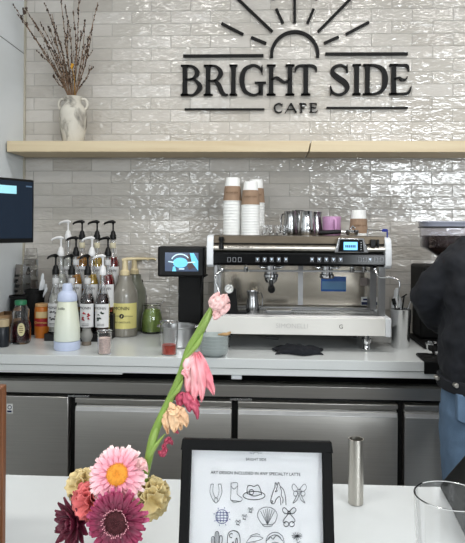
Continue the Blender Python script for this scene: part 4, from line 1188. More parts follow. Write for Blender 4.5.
# ---- paper cups upside down on the deck
ZT = zT + .0005
M_sleeve = mat('kraft_sleeve', (150, 124, 102), .8, var=.08)
def stack(px, Y, ytop, nn, side, lab_top, lab_rest, grp, rmax=9.2):
    u = Y / F; base = W(px, 235, Y); base.z = ZT
    ztop = W(px, ytop, Y).z
    hc = 24 * u; step = (ztop - hc - ZT) / nn
    r0, r1 = rmax * u, 6.6 * u
    proto = None
    for q in range(nn):
        loc = Vector((base.x, base.y, ZT + q * step))
        if proto is None:
            proto = MB().lathe([(r0 - .001, .0015), (r0 + .0008, .0), (r0 + .0016, .0015), (r0 + .0008, .0035), (r0 - .0002, .004), (r1, hc), (r1 - .001, hc), (r1 - .001, hc - .004), (0, hc - .004), (0, hc - .005), (r1 - .0015, hc - .005)], loc, 28, caps=False).build('paper_cup', M_paper)
            centre_on(proto, loc); o = proto
        else:
            o = proto.copy(); COL.objects.link(o); o.location = loc
        tag(o, lab_rest, 'cup', grp)
    loc = Vector((base.x, base.y, ZT + nn * step))
    top = thing('paper_cup', loc, lab_top, 'cup')
    MB().lathe([(r0 - .001, .0015), (r0 + .0008, .0), (r0 + .0016, .0015), (r0 + .0008, .0035), (r0 - .0002, .004), (r1, hc), (r1 - .001, hc), (r1 - .001, hc - .004), (0, hc - .004), (0, hc - .005), (r1 - .0015, hc - .005)], loc, 32, caps=False).build('cup_wall', M_paper, top)
    g = lambda f_: r0 + (r1 - r0) * f_ + .0010
    sl = MB().lathe([(g(.10), hc * .04), (g(.10) + .0008, hc * .04), (g(.64) + .0008, hc * .64), (g(.64), hc * .64)], loc, 32, caps=False).build('sleeve', M_sleeve, top)
    text('BRIGHT SIDE', .010, 'sleeve_print', mat('sleeve_ink', (104, 76, 54), .8), sl, facing((loc.x, loc.y - g(.3) - .0016, loc.z + hc * .36), tilt=.12), .0003)
    return top
stack(232.2, 2.84, 177.8, 11, 0, 'sleeved paper cup crowning the leftmost stack on the espresso machine', 'white paper cup nested in the leftmost stack on the espresso machine', 'paper cups nested in the leftmost stack')
stack(250.3, 2.80, 181.8, 11, 0, 'sleeved paper cup crowning the middle, front stack on the espresso machine', 'white paper cup nested in the middle, front stack on espresso machine', 'paper cups nested in the front stack')
stack(255.6, 2.97, 179.8, 11, 0, 'sleeved paper cup crowning the stack hidden behind the middle one', 'white paper cup nested in the stack behind the middle one', 'paper cups nested in the rear stack', rmax=8.8)
stack(358.5, 2.86, 210, 1, 0, 'sleeved paper cup upside down behind the machine display', 'white paper cup under the lone sleeved cup behind the display', 'single cup under the sleeved one')
# ---- espresso shot glasses
for q, (px, Y, lab) in enumerate([(264.6, 2.80, 'small clear shot glass, first right of the paper cup stacks'), (271.4, 2.80, 'small clear shot glass, second right of paper cup stacks'), (278.2, 2.80, 'small clear shot glass, third right of paper cup stacks'), (284.8, 2.80, 'small clear shot glass, fourth right, beside the steel pitchers'), (268, 2.87, 'small shot glass in the back row, behind the first two'), (281.5, 2.87, 'small shot glass in the back row, behind the last two')]):
    u = Y / F; p = W(px, 235, Y); p.z = ZT
    o = MB().lathe([(0, 0), (2.5 * u, 0), (3.1 * u, 10 * u), (2.75 * u, 10 * u), (2.3 * u, 2.0 * u), (0, 1.6 * u)], p, 20).build('shot_glass', M_glass)
    tag(centre_on(o, p), lab, 'glass', 'shot glasses on the espresso machine')
# ---- steel pitchers and mug on the deck
for px, Y, r, h, lab, hd in ((290.5, 2.93, 7.2, 23.5, 'steel milk pitcher on top of machine, leftmost, behind the shot glasses', PI * .8), (306.5, 2.84, 8.2, 24, 'largest front steel milk pitcher on top of the espresso machine', 1.6), (316, 2.98, 6.6, 23, 'steel milk pitcher between the big one and pink mug', 2.2), (298, 3.02, 7.0, 24.5, 'steel milk pitcher at the back, between two other pitchers', 1.2)):
    p = W(px, 235, Y); p.z = ZT
    pitcher(p, Y / F, r, h, lab, -1.9, hd, M_chrome if Y < 2.9 else M_steel)
p = W(331.5, 235, 2.93); p.z = ZT; u = 2.93 / F
t = thing('pink_mug', p, 'pink mug on top of the espresso machine', 'mug')
M_pink = mat('mug_pink', (198, 150, 190), .3, var=.03)
MB().lathe([(0, 0), (8.6 * u, 0), (9.2 * u, 1 * u), (9.2 * u, 18.4 * u), (8.4 * u, 18.6 * u), (8.2 * u, 2 * u), (0, 1.6 * u)], p, 32).build('cup', M_pink, t)
MB().tube([p + Vector((8.8 * u * math.cos(a) * 0 + x * u, -9.0 * u + y * u * 0 - 3 * u * yy, z * u)) for x, y, yy, z in ((2.5, 0, -.1, 15), (2.5, 0, 1, 14.5), (2.5, 0, 1.5, 10), (2.5, 0, 1, 5), (2.5, 0, -.1, 4.4))], 1.2 * u, 10).build('handle', M_pink, t)
# ---- loose portafilter lying on the deck
p = W(352, 234, Yh + .09); p.z = ZT + .012
t = thing('portafilter', p, 'loose portafilter with black handle lying on top of the machine', 'portafilter')
b = MB(); b.lathe([(0, -.010), (.024, -.010), (.030, 0), (.031, .014), (.026, .014), (.024, 0), (0, -.004)], p + Vector((0, .0, 0)), 24)
b.tube([p + Vector((-.028, 0, .006)), p + Vector((-.055, -.002, .006))], .007, 10); b.tube([p + Vector((-.008, -.02, .02)), p + Vector((0, -.02, .032)), p + Vector((.012, -.02, .022))], .005, 8); b.build('basket', M_chrome, t)
b = MB(); b.tube([p + Vector((-.052, -.002, .006)), p + Vector((-.07, -.004, .005)), p + Vector((-.12, -.006, .002)), p + Vector((-.145, -.006, .001)), p + Vector((-.150, -.006, .001))], [.008, .0105, .0105, .0115, .009], 14); b.build('handle', M_black, t)

# ================================================================ right part of the back counter
# steel cup with tongs and brush
p = at(400.5, 347); u = u_at(p)
t = thing('steel_cup', p, 'tall steel cup holding tools, right of the espresso machine', 'cup')
MB().lathe([(0, 0), (8.2 * u, 0), (8.6 * u, 1 * u), (10.2 * u, 37.5 * u), (10.6 * u, 38 * u), (9.8 * u, 38 * u), (7.9 * u, 2 * u), (0, 1.6 * u)], p, 32).build('body', mat('bright_steel', 214, .2, 1, var=.03), t)
tp = p + Vector((0, 0, 38 * u))
def tool(dx0, dx1, dz1, r, m, name, lab, cat, tip=None, dy=0):
    a = p + Vector((dx0 * u, 0, 6 * u)); e = tp + Vector((dx1 * u, dy * u, dz1 * u))
    b = MB(); b.tube([a, e], r, 8)
    if tip: tip(b, e, (e - a).normalized())
    o = b.build(name, m); tag(centre_on(o, a), lab, cat)
tool(-2, 9, 9, .0026, M_steel, 'steel_rod', 'thin steel rod leaning right in the steel cup', 'rod', dy=-3)
def brush(b, e, d): b.tube([e - d * .03, e - d * .028, e], [.004, .009, .009], 10)
tool(2, -7, 10, .0045, M_black, 'cleaning_brush', 'black brush leaning left in the steel cup', 'brush', brush, 2)
tool(-3, 3.5, 13, .004, M_black, 'black_spatula', 'black spatula with tilted head in the steel cup', 'spatula', lambda b, e, d: b.tube([e + Vector((-.012, 0, -.008)), e + Vector((.012, 0, .008))], [.008, .008], 8, flat=.4), 1)
p2_ = at(396.5, 337)
u = u_at(p2_)
t = thing('white_bottle', p2_, 'small white plastic bottle behind the steel cup of tools', 'bottle')
MB().lathe([(0, 0), (5 * u, 0), (5.4 * u, 1 * u), (5.4 * u, 34 * u), (3.4 * u, 40 * u), (0, 40 * u)], p2_, 24).build('body', M_white, t)
MB().lathe([(0, 40.2 * u), (3 * u, 40.2 * u), (2.8 * u, 46 * u), (1.3 * u, 49 * u), (0, 49 * u)], p2_, 20).build('cap', M_white, t)

# black cloth on the counter
cl0, cl1 = at(276, 352), at(321, 354)
cx, cy = (cl0.x + cl1.x) / 2, (cl0.y + cl1.y) / 2
b = MB()
def f(u_, v_):
    x = cx + (u_ - .5) * .205 + .012 * math.sin(v_ * 5 + u_ * 3); y = cy - .055 + v_ * .115 + .016 * math.sin(u_ * 9)
    hgt = .026 * max(0, math.sin(PI * u_)) ** .6 * max(0, math.sin(PI * v_)) ** .6
    z = CT + .004 + hgt * (1 + .7 * mnoise.noise(Vector((u_ * 6, v_ * 5, 2)))) + .004 * abs(mnoise.noise(Vector((u_ * 14, v_ * 8, 0))))
    return (x, y, z)
b.grid(f, 40, 24)
o = b.build('black_cloth', mat('black_cloth', (20, 22, 28), .95, var=.3, bump=.4, bscale=400), solid=.005); tag(centre_on(o, (cx, cy, CT)), 'crumpled black cloth lying on the white countertop', 'cloth')
p = at(272, 340)
b = MB(); b.tube([p + Vector((-.03, 0, .010)), p + Vector((0, 0, .012)), p + Vector((.03, -.01, .010))], [.006, .009, .008], 10)
o = b.build('rubber_plug', mat('rubber_grey', 70, .5)); tag(centre_on(o, p), 'small grey rubber piece lying under the espresso machine', 'plug')

# coffee grinder
Yg = 2.93; u = Yg / F
gx = W(447, 240, Yg).x
t = thing('coffee_grinder', (gx, Yg, CT), 'black coffee grinder with a clear hopper of dark beans', 'grinder')
zz = lambda py: W(447, py, Yg).z
hw = W(463, 240, Yg - .07).x - W(447, 240, Yg - .07).x
def rr(w, d, z, r=.02):
    out = []
    for i in range(24):
        a = 2 * PI * i / 24
        c_, s_ = math.cos(a), math.sin(a)
        out.append((gx + w * abs(c_) ** .45 * (1 if c_ >= 0 else -1), Yg + d * abs(s_) ** .45 * (1 if s_ >= 0 else -1), z))
    return out
def loft(rings, b, cap0=True, cap1=True):
    n = len(rings[0]); vs = [q for r_ in rings for q in r_]; fs = []
    for i in range(len(rings) - 1):
        for j in range(n):
            j2 = (j + 1) % n; fs.append((i * n + j, i * n + j2, (i + 1) * n + j2, (i + 1) * n + j))
    if cap0: fs.append(tuple(range(n - 1, -1, -1)))
    if cap1: fs.append(tuple((len(rings) - 1) * n + j for j in range(n)))
    b.add(vs, fs); return b
w1 = .122; d1 = .085
b = loft([rr(.026, .026, zz(261)), rr(.045, .038, zz(256)), rr(w1 * .96, d1 * .96, zz(247)), rr(w1, d1, zz(228)), rr(w1 - .003, d1 - .003, zz(228)), rr(w1 * .96 - .004, d1 * .96 - .004, zz(247)), rr(.041, .034, zz(256)), rr(.022, .022, zz(261))], MB(), False, False)
b.build('hopper', mat('smoky_plastic', (244, 244, 250), .06, var=0, trans=1, ior=1.15), t, angle=50)
rb2 = random.Random(9)
b = loft([rr(.021, .021, zz(260.5)), rr(.038, .031, zz(256)), rr(w1 * .95 - .006, d1 * .95 - .006, zz(247)), rr(w1 - .008, d1 - .008, zz(237.2))], MB())
for q in range(260):
    bb_ = Vector((gx + rb2.uniform(-1, 1) * (w1 - .015), Yg + rb2.uniform(-1, 1) * (d1 - .014), zz(237) + rb2.uniform(-.003, .004)))
    b.ball(bb_, .0055, 7, 5, sc=(1.2, .8, .7), M=None)
for q in range(160):
    b.ball((gx + rb2.uniform(-1, 1) * (w1 - .02), Yg - d1 + .011, zz(rb2.uniform(237.5, 247))), .0055, 7, 5, sc=(1.0, .5, 1.0 if q % 2 else .7))
b.build('coffee_beans', mat('beans', (50, 34, 26), .4, var=.5, scale=60), t, kind='stuff')
b = loft([rr(w1 + .004, d1 + .004, zz(228.3)), rr(w1 + .006, d1 + .006, zz(227)), rr(w1 + .002, d1 + .002, zz(226.5))], MB()); b.build('hopper_rim', mat('rim_dark', 60, .4), t)
b = loft([rr(w1 + .001, d1 + .001, zz(226.4)), rr(w1 + .003, d1 + .003, zz(223.4)), rr(w1 + .008, d1 + .006, zz(222.6)), rr(w1 + .006, d1 + .004, zz(221.4))], MB()); b.build('hopper_lid', mat('lid_smoke', (150, 154, 168), .15), t)
b = MB(); b.lathe([(.024, zz(266)), (.026, zz(261.3)), (0, zz(261.3))], (gx, Yg, 0), 20); b.build('collar', M_black, t)
bxl = W(424, 290, Yg - .12).x
b = MB(); b.box(bxl, gx + .11, Yg - .12, Yg + .14, zz(296), zz(265)); b.build('grinder_head', M_matte, t, bevel=.012, seg=3)
b = MB(); b.box(bxl + .01, gx + .10, Yg - .02, Yg + .14, CT + .02, zz(296) + .004); b.build('grinder_body', M_matte, t, bevel=.01)
b = MB(); b.box(bxl - .01, gx + .12, Yg - .17, Yg + .15, CT, CT + .0195); b.build('grinder_base', M_matte, t, bevel=.006)

# tamping mat with portafilter resting
p = at(441, 356.0)
b = MB()
kx0, kx1 = G(419, 358, ZC).x, at(470, 354).x
yk = YF - .004
b.prism([(yk - .010, ZC - .048), (yk - .0005, ZC - .048), (yk - .0005, CT), (yk + .13, CT), (yk + .13, CT + .010), (yk - .004, CT + .010), (yk - .010, CT + .004)], W(423.5, 362, YF).x, kx1, 'x')
b.box(kx0, kx0 + .05, yk + .045, yk + .12, CT, CT + .014)
t = thing('tamping_mat', ((kx0 + kx1) / 2, yk, CT), 'black rubber tamping mat folded over the countertop edge', 'mat')
b.build('rubber_mat', M_matte, t, bevel=.004)
pf = W(433.5, 344, 2.60)
t = thing('portafilter', pf, 'portafilter resting on the black tamping mat beside the person', 'portafilter')
b = MB(); b.lathe([(0, -.028), (.020, -.028), (.028, -.020), (.030, -.004), (.0335, 0), (.0335, .006), (.029, .006), (.027, -.016), (0, -.020)], pf, 28); b.cyl(pf + Vector((.028, 0, -.002)), pf + Vector((.062, -.012, -.004)), .008)
b.tube([pf + Vector((0, 0, -.026)), pf + Vector((.004, -.004, -.044)), pf + Vector((.010, -.006, -.0485))], [.010, .007, .006], 10)
b.build('basket', M_chrome, t)
b = MB(); b.tube([pf + Vector(q) for q in ((.058, -.011, -.004), (.09, -.022, -.006), (.15, -.042, -.010), (.17, -.05, -.012))], [.011, .0125, .014, .011], 14); b.build('handle', M_black, t)

# ================================================================ person at the grinder, seen from behind
Yp = 2.16
def PW(px, py, Y=Yp): return W(px, py, Y)
hip = PW(497, 397); sx = PW(467, 246).x
cx = PW(502, 300).x
zsh = PW(470, 244).z - .01
per = thing('person', (hip.x, Yp, 0), 'person in black denim jacket and blue jeans at the right edge, seen from behind', 'person')

def skin(chains, name, m, parent, sub=2, rootp=0):
    """chains: lists of (x,y,z,r) or (x,y,z,(rx,ry)); the first point of a later chain may index a shared vertex"""
    vs, es, rs, idx = [], [], [], {}
    for ch in chains:
        prev = None
        for pt in ch:
            if isinstance(pt, str): i = idx[pt]
            else:
                vs.append(tuple(Vector(pt[:3]) - origin(parent))); rs.append(pt[3] if isinstance(pt[3], tuple) else (pt[3], pt[3])); i = len(vs) - 1
                if len(pt) > 4: idx[pt[4]] = i
            if prev is not None: es.append((prev, i))
            prev = i
    me = bpy.data.meshes.new(name); me.from_pydata(vs, es, [])
    o = bpy.data.objects.new(name, me); COL.objects.link(o); o.parent = parent
    md = o.modifiers.new('skin', 'SKIN'); md.use_smooth_shade = True; md.branch_smoothing = .4
    if not me.skin_vertices: me.skin_vertices.new()
    for i, r_ in enumerate(rs):
        me.skin_vertices[0].data[i].radius = r_
    me.skin_vertices[0].data[0].use_root = True
    s = o.modifiers.new('sub', 'SUBSURF'); s.levels = sub; s.render_levels = sub
    me.materials.append(m)
    # freeze to a real mesh
    dg = bpy.context.evaluated_depsgraph_get(); dg.update()
    m2_ = bpy.data.meshes.new_from_object(o.evaluated_get(dg))
    o.modifiers.clear(); o.data = m2_; m2_.name = name
    for pl in m2_.polygons: pl.use_smooth = True
    if not m2_.materials: m2_.materials.append(m)
    return o
M_skin = mat('skin', (196, 150, 124), .5, var=.04, sss=.1)
zh = .93
zn = zsh + .06; hz = zsh + .21
el = PW(430.5, 293, Yp + .10)
hand = Vector((at(452, 350).x, 2.52, CT + .085))
rs_x = 2 * cx - sx
LSh = Vector((sx + .02, Yp + .02, zsh - .02)); RSh = Vector((rs_x - .02, Yp + .02, zsh - .02))
RE = Vector((rs_x + .07, Yp + .12, zsh - .27)); RH = Vector((cx + .12, 2.50, ZC + .12))
lw = hand + (el - hand).normalized() * .09
rw = RH + (RE - RH).normalized() * .09
body = skin([[(cx, Yp, zh, (.14, .10), 'pel'), (cx, Yp, zh + .18, (.12, .09)), (cx, Yp + .01, zsh - .10, (.15, .10), 'ch'), (cx, Yp + .02, zn - .02, (.06, .06)), (cx, Yp + .035, zn + .04, (.052, .055)), (cx, Yp + .055, hz - .03, (.070, .082)), (cx, Yp + .06, hz + .04, (.076, .095)), (cx, Yp + .06, hz + .10, (.055, .07))],
             ['ch', (*LSh, .055), (*LSh.lerp(el, .5), .046), (*el, .038), (*el.lerp(lw, .5), .034), (*lw, .025)],
             ['ch', (*RSh, .055), (*RSh.lerp(RE, .5), .046), (*RE, .038), (*RE.lerp(rw, .5), .034), (*rw, .025)],
             ['pel', (cx - .10, Yp, zh - .08, .085), (cx - .11, Yp + .01, .50, .055), (cx - .115, Yp - .01, .10, .036), (cx - .115, Yp + .10, .045, .032)],
             ['pel', (cx + .10, Yp, zh - .08, .085), (cx + .12, Yp + .01, .50, .055), (cx + .125, Yp - .01, .10, .036), (cx + .125, Yp + .10, .045, .032)]], 'body', M_skin, per)
# hands: palm and five fingers closed round the portafilter handle / grinder base
def make_hand(w, h, side):
    d = (h - w).normalized(); s = d.cross(Vector((0, 0, 1))).normalized() * side; upv = s.cross(d).normalized() * side
    b = MB()
    b.tube([w - d * .01, w + d * .02, w + d * .055, w + d * .085], [.024, .029, .038, .036], 14, flat=.42)
    for i, (o_, L_) in enumerate(((-.028, .062), (-.010, .072), (.009, .068), (.026, .054))):
        a = w + d * .08 + s * o_
        q1 = a + d * L_ * .45 - Vector((0, 0, .006)); q2 = q1 + d * L_ * .22 - Vector((0, 0, .022)); q3 = q2 - Vector((0, 0, .022)) - d * .012
        b.tube([a - d * .02, a, q1, q2, q3], [.009, .0095, .0088, .008, .006], 10)
    a = w + d * .03 - s * .028
    b.tube([a, a - s * .022 + d * .02 - Vector((0, 0, .008)), a - s * .024 + d * .048 - Vector((0, 0, .024)), a - s * .012 + d * .062 - Vector((0, 0, .034))], [.012, .011, .0095, .007], 10)
    return b
for w, h, sd in ((lw, hand, 1), (rw, RH, -1)):
    o = make_hand(w, h, sd).build('hand', M_skin, per)
# face details (turned away from the camera)
b = MB()
for sd in (-1, 1):
    b.ball((cx + sd * .078, Yp + .06, hz + .01), .02, 10, 8, sc=(.45, .8, 1.5))
b.ball((cx, Yp + .165, hz + .0), .014, 10, 8, sc=(.9, 1.2, 1.6))
o = b.build('ears_and_nose', M_skin, per)
b = MB()
for sd in (-1, 1): b.ball((cx + sd * .032, Yp + .146, hz + .028), .012, 10, 8)
b.build('eyes', M_paper, per)
b = MB(); b.tube([(cx - .022, Yp + .148, hz - .040), (cx, Yp + .156, hz - .042), (cx + .022, Yp + .148, hz - .040)], [.003, .006, .003], 8); b.build('mouth', mat('lips', (160, 90, 80), .4), per)
M_hair = mat('dark_hair', (44, 32, 26), .5, var=.3, scale=20, stretch=(8, 8, 1), bump=.4)
skin([[(cx, Yp + .045, hz + .12, (.07, .085)), (cx, Yp + .025, hz + .05, (.092, .095)), (cx, Yp - .0, hz - .03, (.085, .06)), (cx, Yp - .03, hz - .10, (.07, .04))]], 'hair', M_hair, per)
# jacket: lofted torso and sleeves merged into one cloth
M_den = mat('black_denim', (25, 27, 33), .85, var=.18, scale=25, bump=.6, bscale=22)
M_seam = mat('denim_seam', (30, 31, 35), .9)
def ring(c_, rx, ry, z, n=40, p_=.82):
    out = []
    for i in range(n):
        a = 2 * PI * i / n
        c, s = math.cos(a), math.sin(a)
        out.append((c_[0] + rx * abs(c) ** p_ * (1 if c >= 0 else -1), c_[1] + ry * abs(s) ** p_ * (1 if s >= 0 else -1), z))
    return out
xhemL = PW(442, 385, Yp).x
cxh = cx - .012
hw_ = cxh - xhemL
zhem = PW(470, 394.5, Yp - .13).z
b = MB()
loft([ring((cxh, Yp), hw_ - .006, .155, zhem), ring((cxh, Yp), hw_ + .004, .165, zhem + .06), ring((cxh, Yp), hw_ + .006, .17, zhem + .16), ring((cx, Yp), hw_ - .004, .165, zhem + .27), ring((cx, Yp), .205, .15, zsh - .14), ring((cx, Yp + .01), .205, .13, zsh - .05), ring((cx, Yp + .015), .175, .105, zsh - .005), ring((cx, Yp + .02), .10, .085, zsh + .045), ring((cx, Yp + .02), .075, .075, zsh + .07)], b)
slv = lambda A, B_, C_, d: b.tube([tuple(q) for q in catmull([tuple(A + Vector((.07 * d, 0, .0))), tuple(A), tuple(A.lerp(B_, .5) + Vector((-.012 * d, -.01, -.005))), tuple(B_ + Vector((-.0 * d, 0, -.012))), tuple(B_.lerp(C_, .35) + Vector((0, 0, -.035))), tuple(B_.lerp(C_, .7) + Vector((0, 0, -.02))), tuple(C_)], 4)],
                         [.070] * 4 + [.074] * 4 + [.070] * 4 + [.069] * 4 + [.064] * 4 + [.054] * 4 + [.042], 22)
slv(LSh + Vector((0, 0, -.015)), el, lw, 1); slv(RSh + Vector((0, 0, -.015)), RE, rw, -1)
jk = b.build('denim_jacket', M_den, per)
md = jk.modifiers.new('fuse', 'REMESH'); md.mode = 'VOXEL'; md.voxel_size = .008; md.use_smooth_shade = True
md = jk.modifiers.new('sm', 'SMOOTH'); md.factor = .6; md.iterations = 6
tx = bpy.data.textures.new('folds', 'CLOUDS'); tx.noise_scale = .075
md = jk.modifiers.new('folds', 'DISPLACE'); md.texture = tx; md.strength = .026; md.mid_level = .5
tx2 = bpy.data.textures.new('creases', 'CLOUDS'); tx2.noise_scale = .03
md = jk.modifiers.new('creases', 'DISPLACE'); md.texture = tx2; md.strength = .007; md.mid_level = .5
b = MB(); loft([ring((cxh, Yp), hw_ + .004, .163, zhem - .012), ring((cxh, Yp), hw_ + .010, .169, zhem - .008), ring((cxh, Yp), hw_ + .010, .169, zhem + .026), ring((cxh, Yp), hw_ + .003, .162, zhem + .032)], b)
b.build('hem_band', M_den, per)
b = MB()
for px in (452, 462.5):
    q = PW(px, 390.5, Yp - .165)
    # find the y of the band at this x
    xr_ = (q.x - cxh) / (hw_ + .010); yy = Yp - .169 * (max(0, 1 - abs(xr_) ** (2 / .82))) ** (.82 / 2)
    b = MB(); b.prism([(q.x + .0085 * math.cos(a), q.z + .0085 * math.sin(a)) for a in [2 * PI * i / 18 for i in range(18)]], yy - .007, yy + .02)
    b.build('button', mat('button_metal', (200, 196, 188), .3, 1), per, bevel=.002)
b = MB()
pts = []
for i in range(14):
    z_ = zhem + .03 + (zsh - .12 - zhem) * i / 13
    x_ = PW(458, 300).x
    pts.append((x_, Yp - .176 + .014 * (i / 13) , z_))
b.tube(pts, .003, 6); b.build('back_seam', M_seam, per)
b = MB(); b.tube([(cx + .075 * math.cos(a), Yp + .02 + .075 * math.sin(a), zsh + .065) for a in [2 * PI * i / 24 for i in range(25)]], .016, 10, flat=1.6); b.build('collar', M_den, per)
# jeans
M_jean = mat('blue_denim', (96, 120, 146), .85, var=.22, scale=9, bump=.4, bscale=200)
jl = PW(441.5, 420, Yp).x
jc = cxh; jw = jc - jl
b = MB()
loft([ring((jc, Yp), jw - .02, .10, zhem + .06), ring((jc, Yp), jw - .004, .118, zh - .03), ring((jc, Yp), jw, .125, zh - .12), ring((jc, Yp), jw - .002, .11, zh - .19)], b)
for sd in (-1, 1):
    X = jc + sd * (jw * .52)
    loft([ring((X, Yp), jw * .49, .115, zh - .10), ring((X, Yp), jw * .48, .105, zh - .22), ring((X + sd * .0, Yp), jw * .43, .088, zh - .36), ring((X, Yp + .01), jw * .36, .072, .48), ring((X, Yp - .0), jw * .33, .066, .30), ring((X, Yp - .01), jw * .31, .064, .06)], b)
jn = b.build('jeans', M_jean, per)
md = jn.modifiers.new('fuse', 'REMESH'); md.mode = 'VOXEL'; md.voxel_size = .008; md.use_smooth_shade = True
md = jn.modifiers.new('sm', 'SMOOTH'); md.factor = .6; md.iterations = 5
tx3 = bpy.data.textures.new('jeanfolds', 'CLOUDS'); tx3.noise_scale = .06
md = jn.modifiers.new('folds', 'DISPLACE'); md.texture = tx3; md.strength = .012
pk = PW(459, 410, Yp - .12)
b = MB(); b.prism([(pk.x - .005, pk.z + .05), (pk.x + .08, pk.z + .05), (pk.x + .08, pk.z - .035), (pk.x + .038, pk.z - .055), (pk.x - .005, pk.z - .035)], Yp - .121, Yp - .09); b.build('back_pocket', M_jean, per, bevel=.003)
for sd in (-1, 1):
    X = jc + sd * (jw * .52)
    b = MB(); b.tube([(X, Yp - .06, .040), (X, Yp, .046), (X, Yp + .10, .040), (X, Yp + .19, .030)], [.036, .042, .040, .026], 16, flat=.85); b.build('shoe', mat('shoe_black', 24, .5), per)

# ================================================================ foreground: things on the service counter
CF = ZF + .0005
# framed menu of drink art, leaning back
Yn = .70
TL, TR = W(187, 438.5, Yn), W(331, 440.5, Yn)
wf = (TR - TL).length * 1.04
hf = wf * 1.27
lean = math.radians(14)
tz = TL.z
bz = CF + .0015
Hs = hf * math.cos(lean)
# bottom edge stands nearer to the camera
yb_ = Yn - (tz - bz) * math.tan(lean)
hf = (tz - bz) / math.cos(lean)
fx = (TL.x + TR.x) / 2 - .002
fyaw = math.radians(.4)
fr_ = thing('picture_frame', (fx, yb_, bz), 'black picture frame with a sheet of small line drawings, leaning back', 'picture frame')
LM = Matrix.Rotation(fyaw, 4, 'Z') @ Matrix.Rotation(-lean, 4, 'X')   # local: x right, y into frame, z up the frame
FM = Matrix.Translation((fx, yb_, bz)) @ LM
t_ = .0112
b = MB()
for (a, c_, d, e) in ((-wf / 2, wf / 2, 0, t_ * 1.0), (-wf / 2, wf / 2, hf - t_, hf), (-wf / 2, -wf / 2 + t_, t_, hf - t_), (wf / 2 - t_, wf / 2, t_, hf - t_)):
    b.box(a, c_, 0, .016, d, e, M=FM)
b.build('moulding', mat('frame_black', 7, .5, var=.1, spec=.15), fr_, bevel=.0012)
b = MB(); b.box(-wf / 2 + t_ - .001, wf / 2 - t_ + .001, .0085, .0135, t_ - .001, hf - t_ + .001, M=FM); pg = b.build('art_sheet', mat('print_paper', (240, 241, 243), .6, var=.01), fr_)
b = MB(); b.box(-wf / 2 + t_ - .001, wf / 2 - t_ + .001, .0030, .0042, t_ - .001, hf - t_ + .001, M=FM); b.build('glass_pane', mat('pane_glass', 252, .01, var=0, trans=1, ior=1.3), fr_)
b = MB(); b.add([(-.02, .0165, hf * .7), (.02, .0165, hf * .7), (.02, .0185, hf * .7), (-.02, .0185, hf * .7)], [(0, 1, 2, 3)], M=FM)
# easel leg behind
top_ = FM @ Vector((0, .0175, hf * .72)); ft = Vector((fx, top_.y + .075, CF + .001))
b = MB(); b.add([top_ + Vector((-.02, 0, 0)), top_ + Vector((.02, 0, 0)), ft + Vector((.028, 0, 0)), ft + Vector((-.028, 0, 0))], [(0, 1, 2, 3)])
b.build('easel_leg', M_black, fr_, solid=.002)
# art: strokes on the sheet. coordinates in photo pixels at the sheet, converted on the leaning plane
Nrm = (FM.to_3x3() @ Vector((0, -1, 0))).normalized(); P0 = FM @ Vector((0, .0085, 0)); Finv = FM.inverted()
def onsheet(px, py):
    d = ray(px, py); k = (P0 - EYE).dot(Nrm) / d.dot(Nrm)
    q = Finv @ (EYE + d * k); return q.x, q.z
M_line = mat('pencil_line', (98, 100, 106), .7, var=.1); M_lineb = mat('pencil_dark', (52, 54, 60), .7, var=.1); M_blue = mat('ink_blue', (92, 98, 150), .7)
def draw(strokes, name, m=None, w=.00042, lab=None):
    b = MB()
    for st in strokes:
        closed = False; ww = w
        if st[0] == 'c': pts = [(st[1] + st[3] * math.cos(2 * PI * i / 20), st[2] + (st[4] if len(st) > 4 else st[3]) * math.sin(2 * PI * i / 20)) for i in range(20)]; closed = True
        elif st[0] == 'a': pts = [(st[1] + st[3] * math.cos(st[5] + (st[6] - st[5]) * i / 14), st[2] - st[4] * math.sin(st[5] + (st[6] - st[5]) * i / 14)) for i in range(15)]
        elif st[0] == 'f':
            pp = [onsheet(*q) for q in st[1]]; b.prism(pp, .0078, .0084, M=FM); continue
        else: pts = catmull(st, 4) if len(st) > 2 else st
        b.strip([(*onsheet(*q), ww) for q in pts], .0076, .0084, M=FM, closed=closed)
    return b.build(name, m or M_line, pg, label=lab)
# heading
draw([('a', 256, 454.5, 2.8, 2.6, .1, PI - .1)] + [[(256 + 4.0 * math.cos(a), 454.5 - 3.6 * math.sin(a)), (256 + 6.4 * math.cos(a), 454.5 - 5.2 * math.sin(a))] for a in (.35, .8, 1.2, 1.57, 1.94, 2.34, 2.8)], 'sheet_logo', w=.0004)
def stext(s, px, py, size, sx=1.0, m=None):
    x, z = onsheet(px, py)
    return text(s, size, 'sheet_text', m or M_lineb, pg, FM @ Matrix.Translation((x, .0082, z)) @ Matrix.Rotation(PI / 2, 4, 'X'), .0002, sx=sx)
stext('BRIGHT SIDE', 256, 459.5, .0042, 1.0)
stext('ART DESIGN INCLUDED IN ANY SPECIALTY LATTE', 255.5, 473.5, .0046, 1.0)
D = M_line
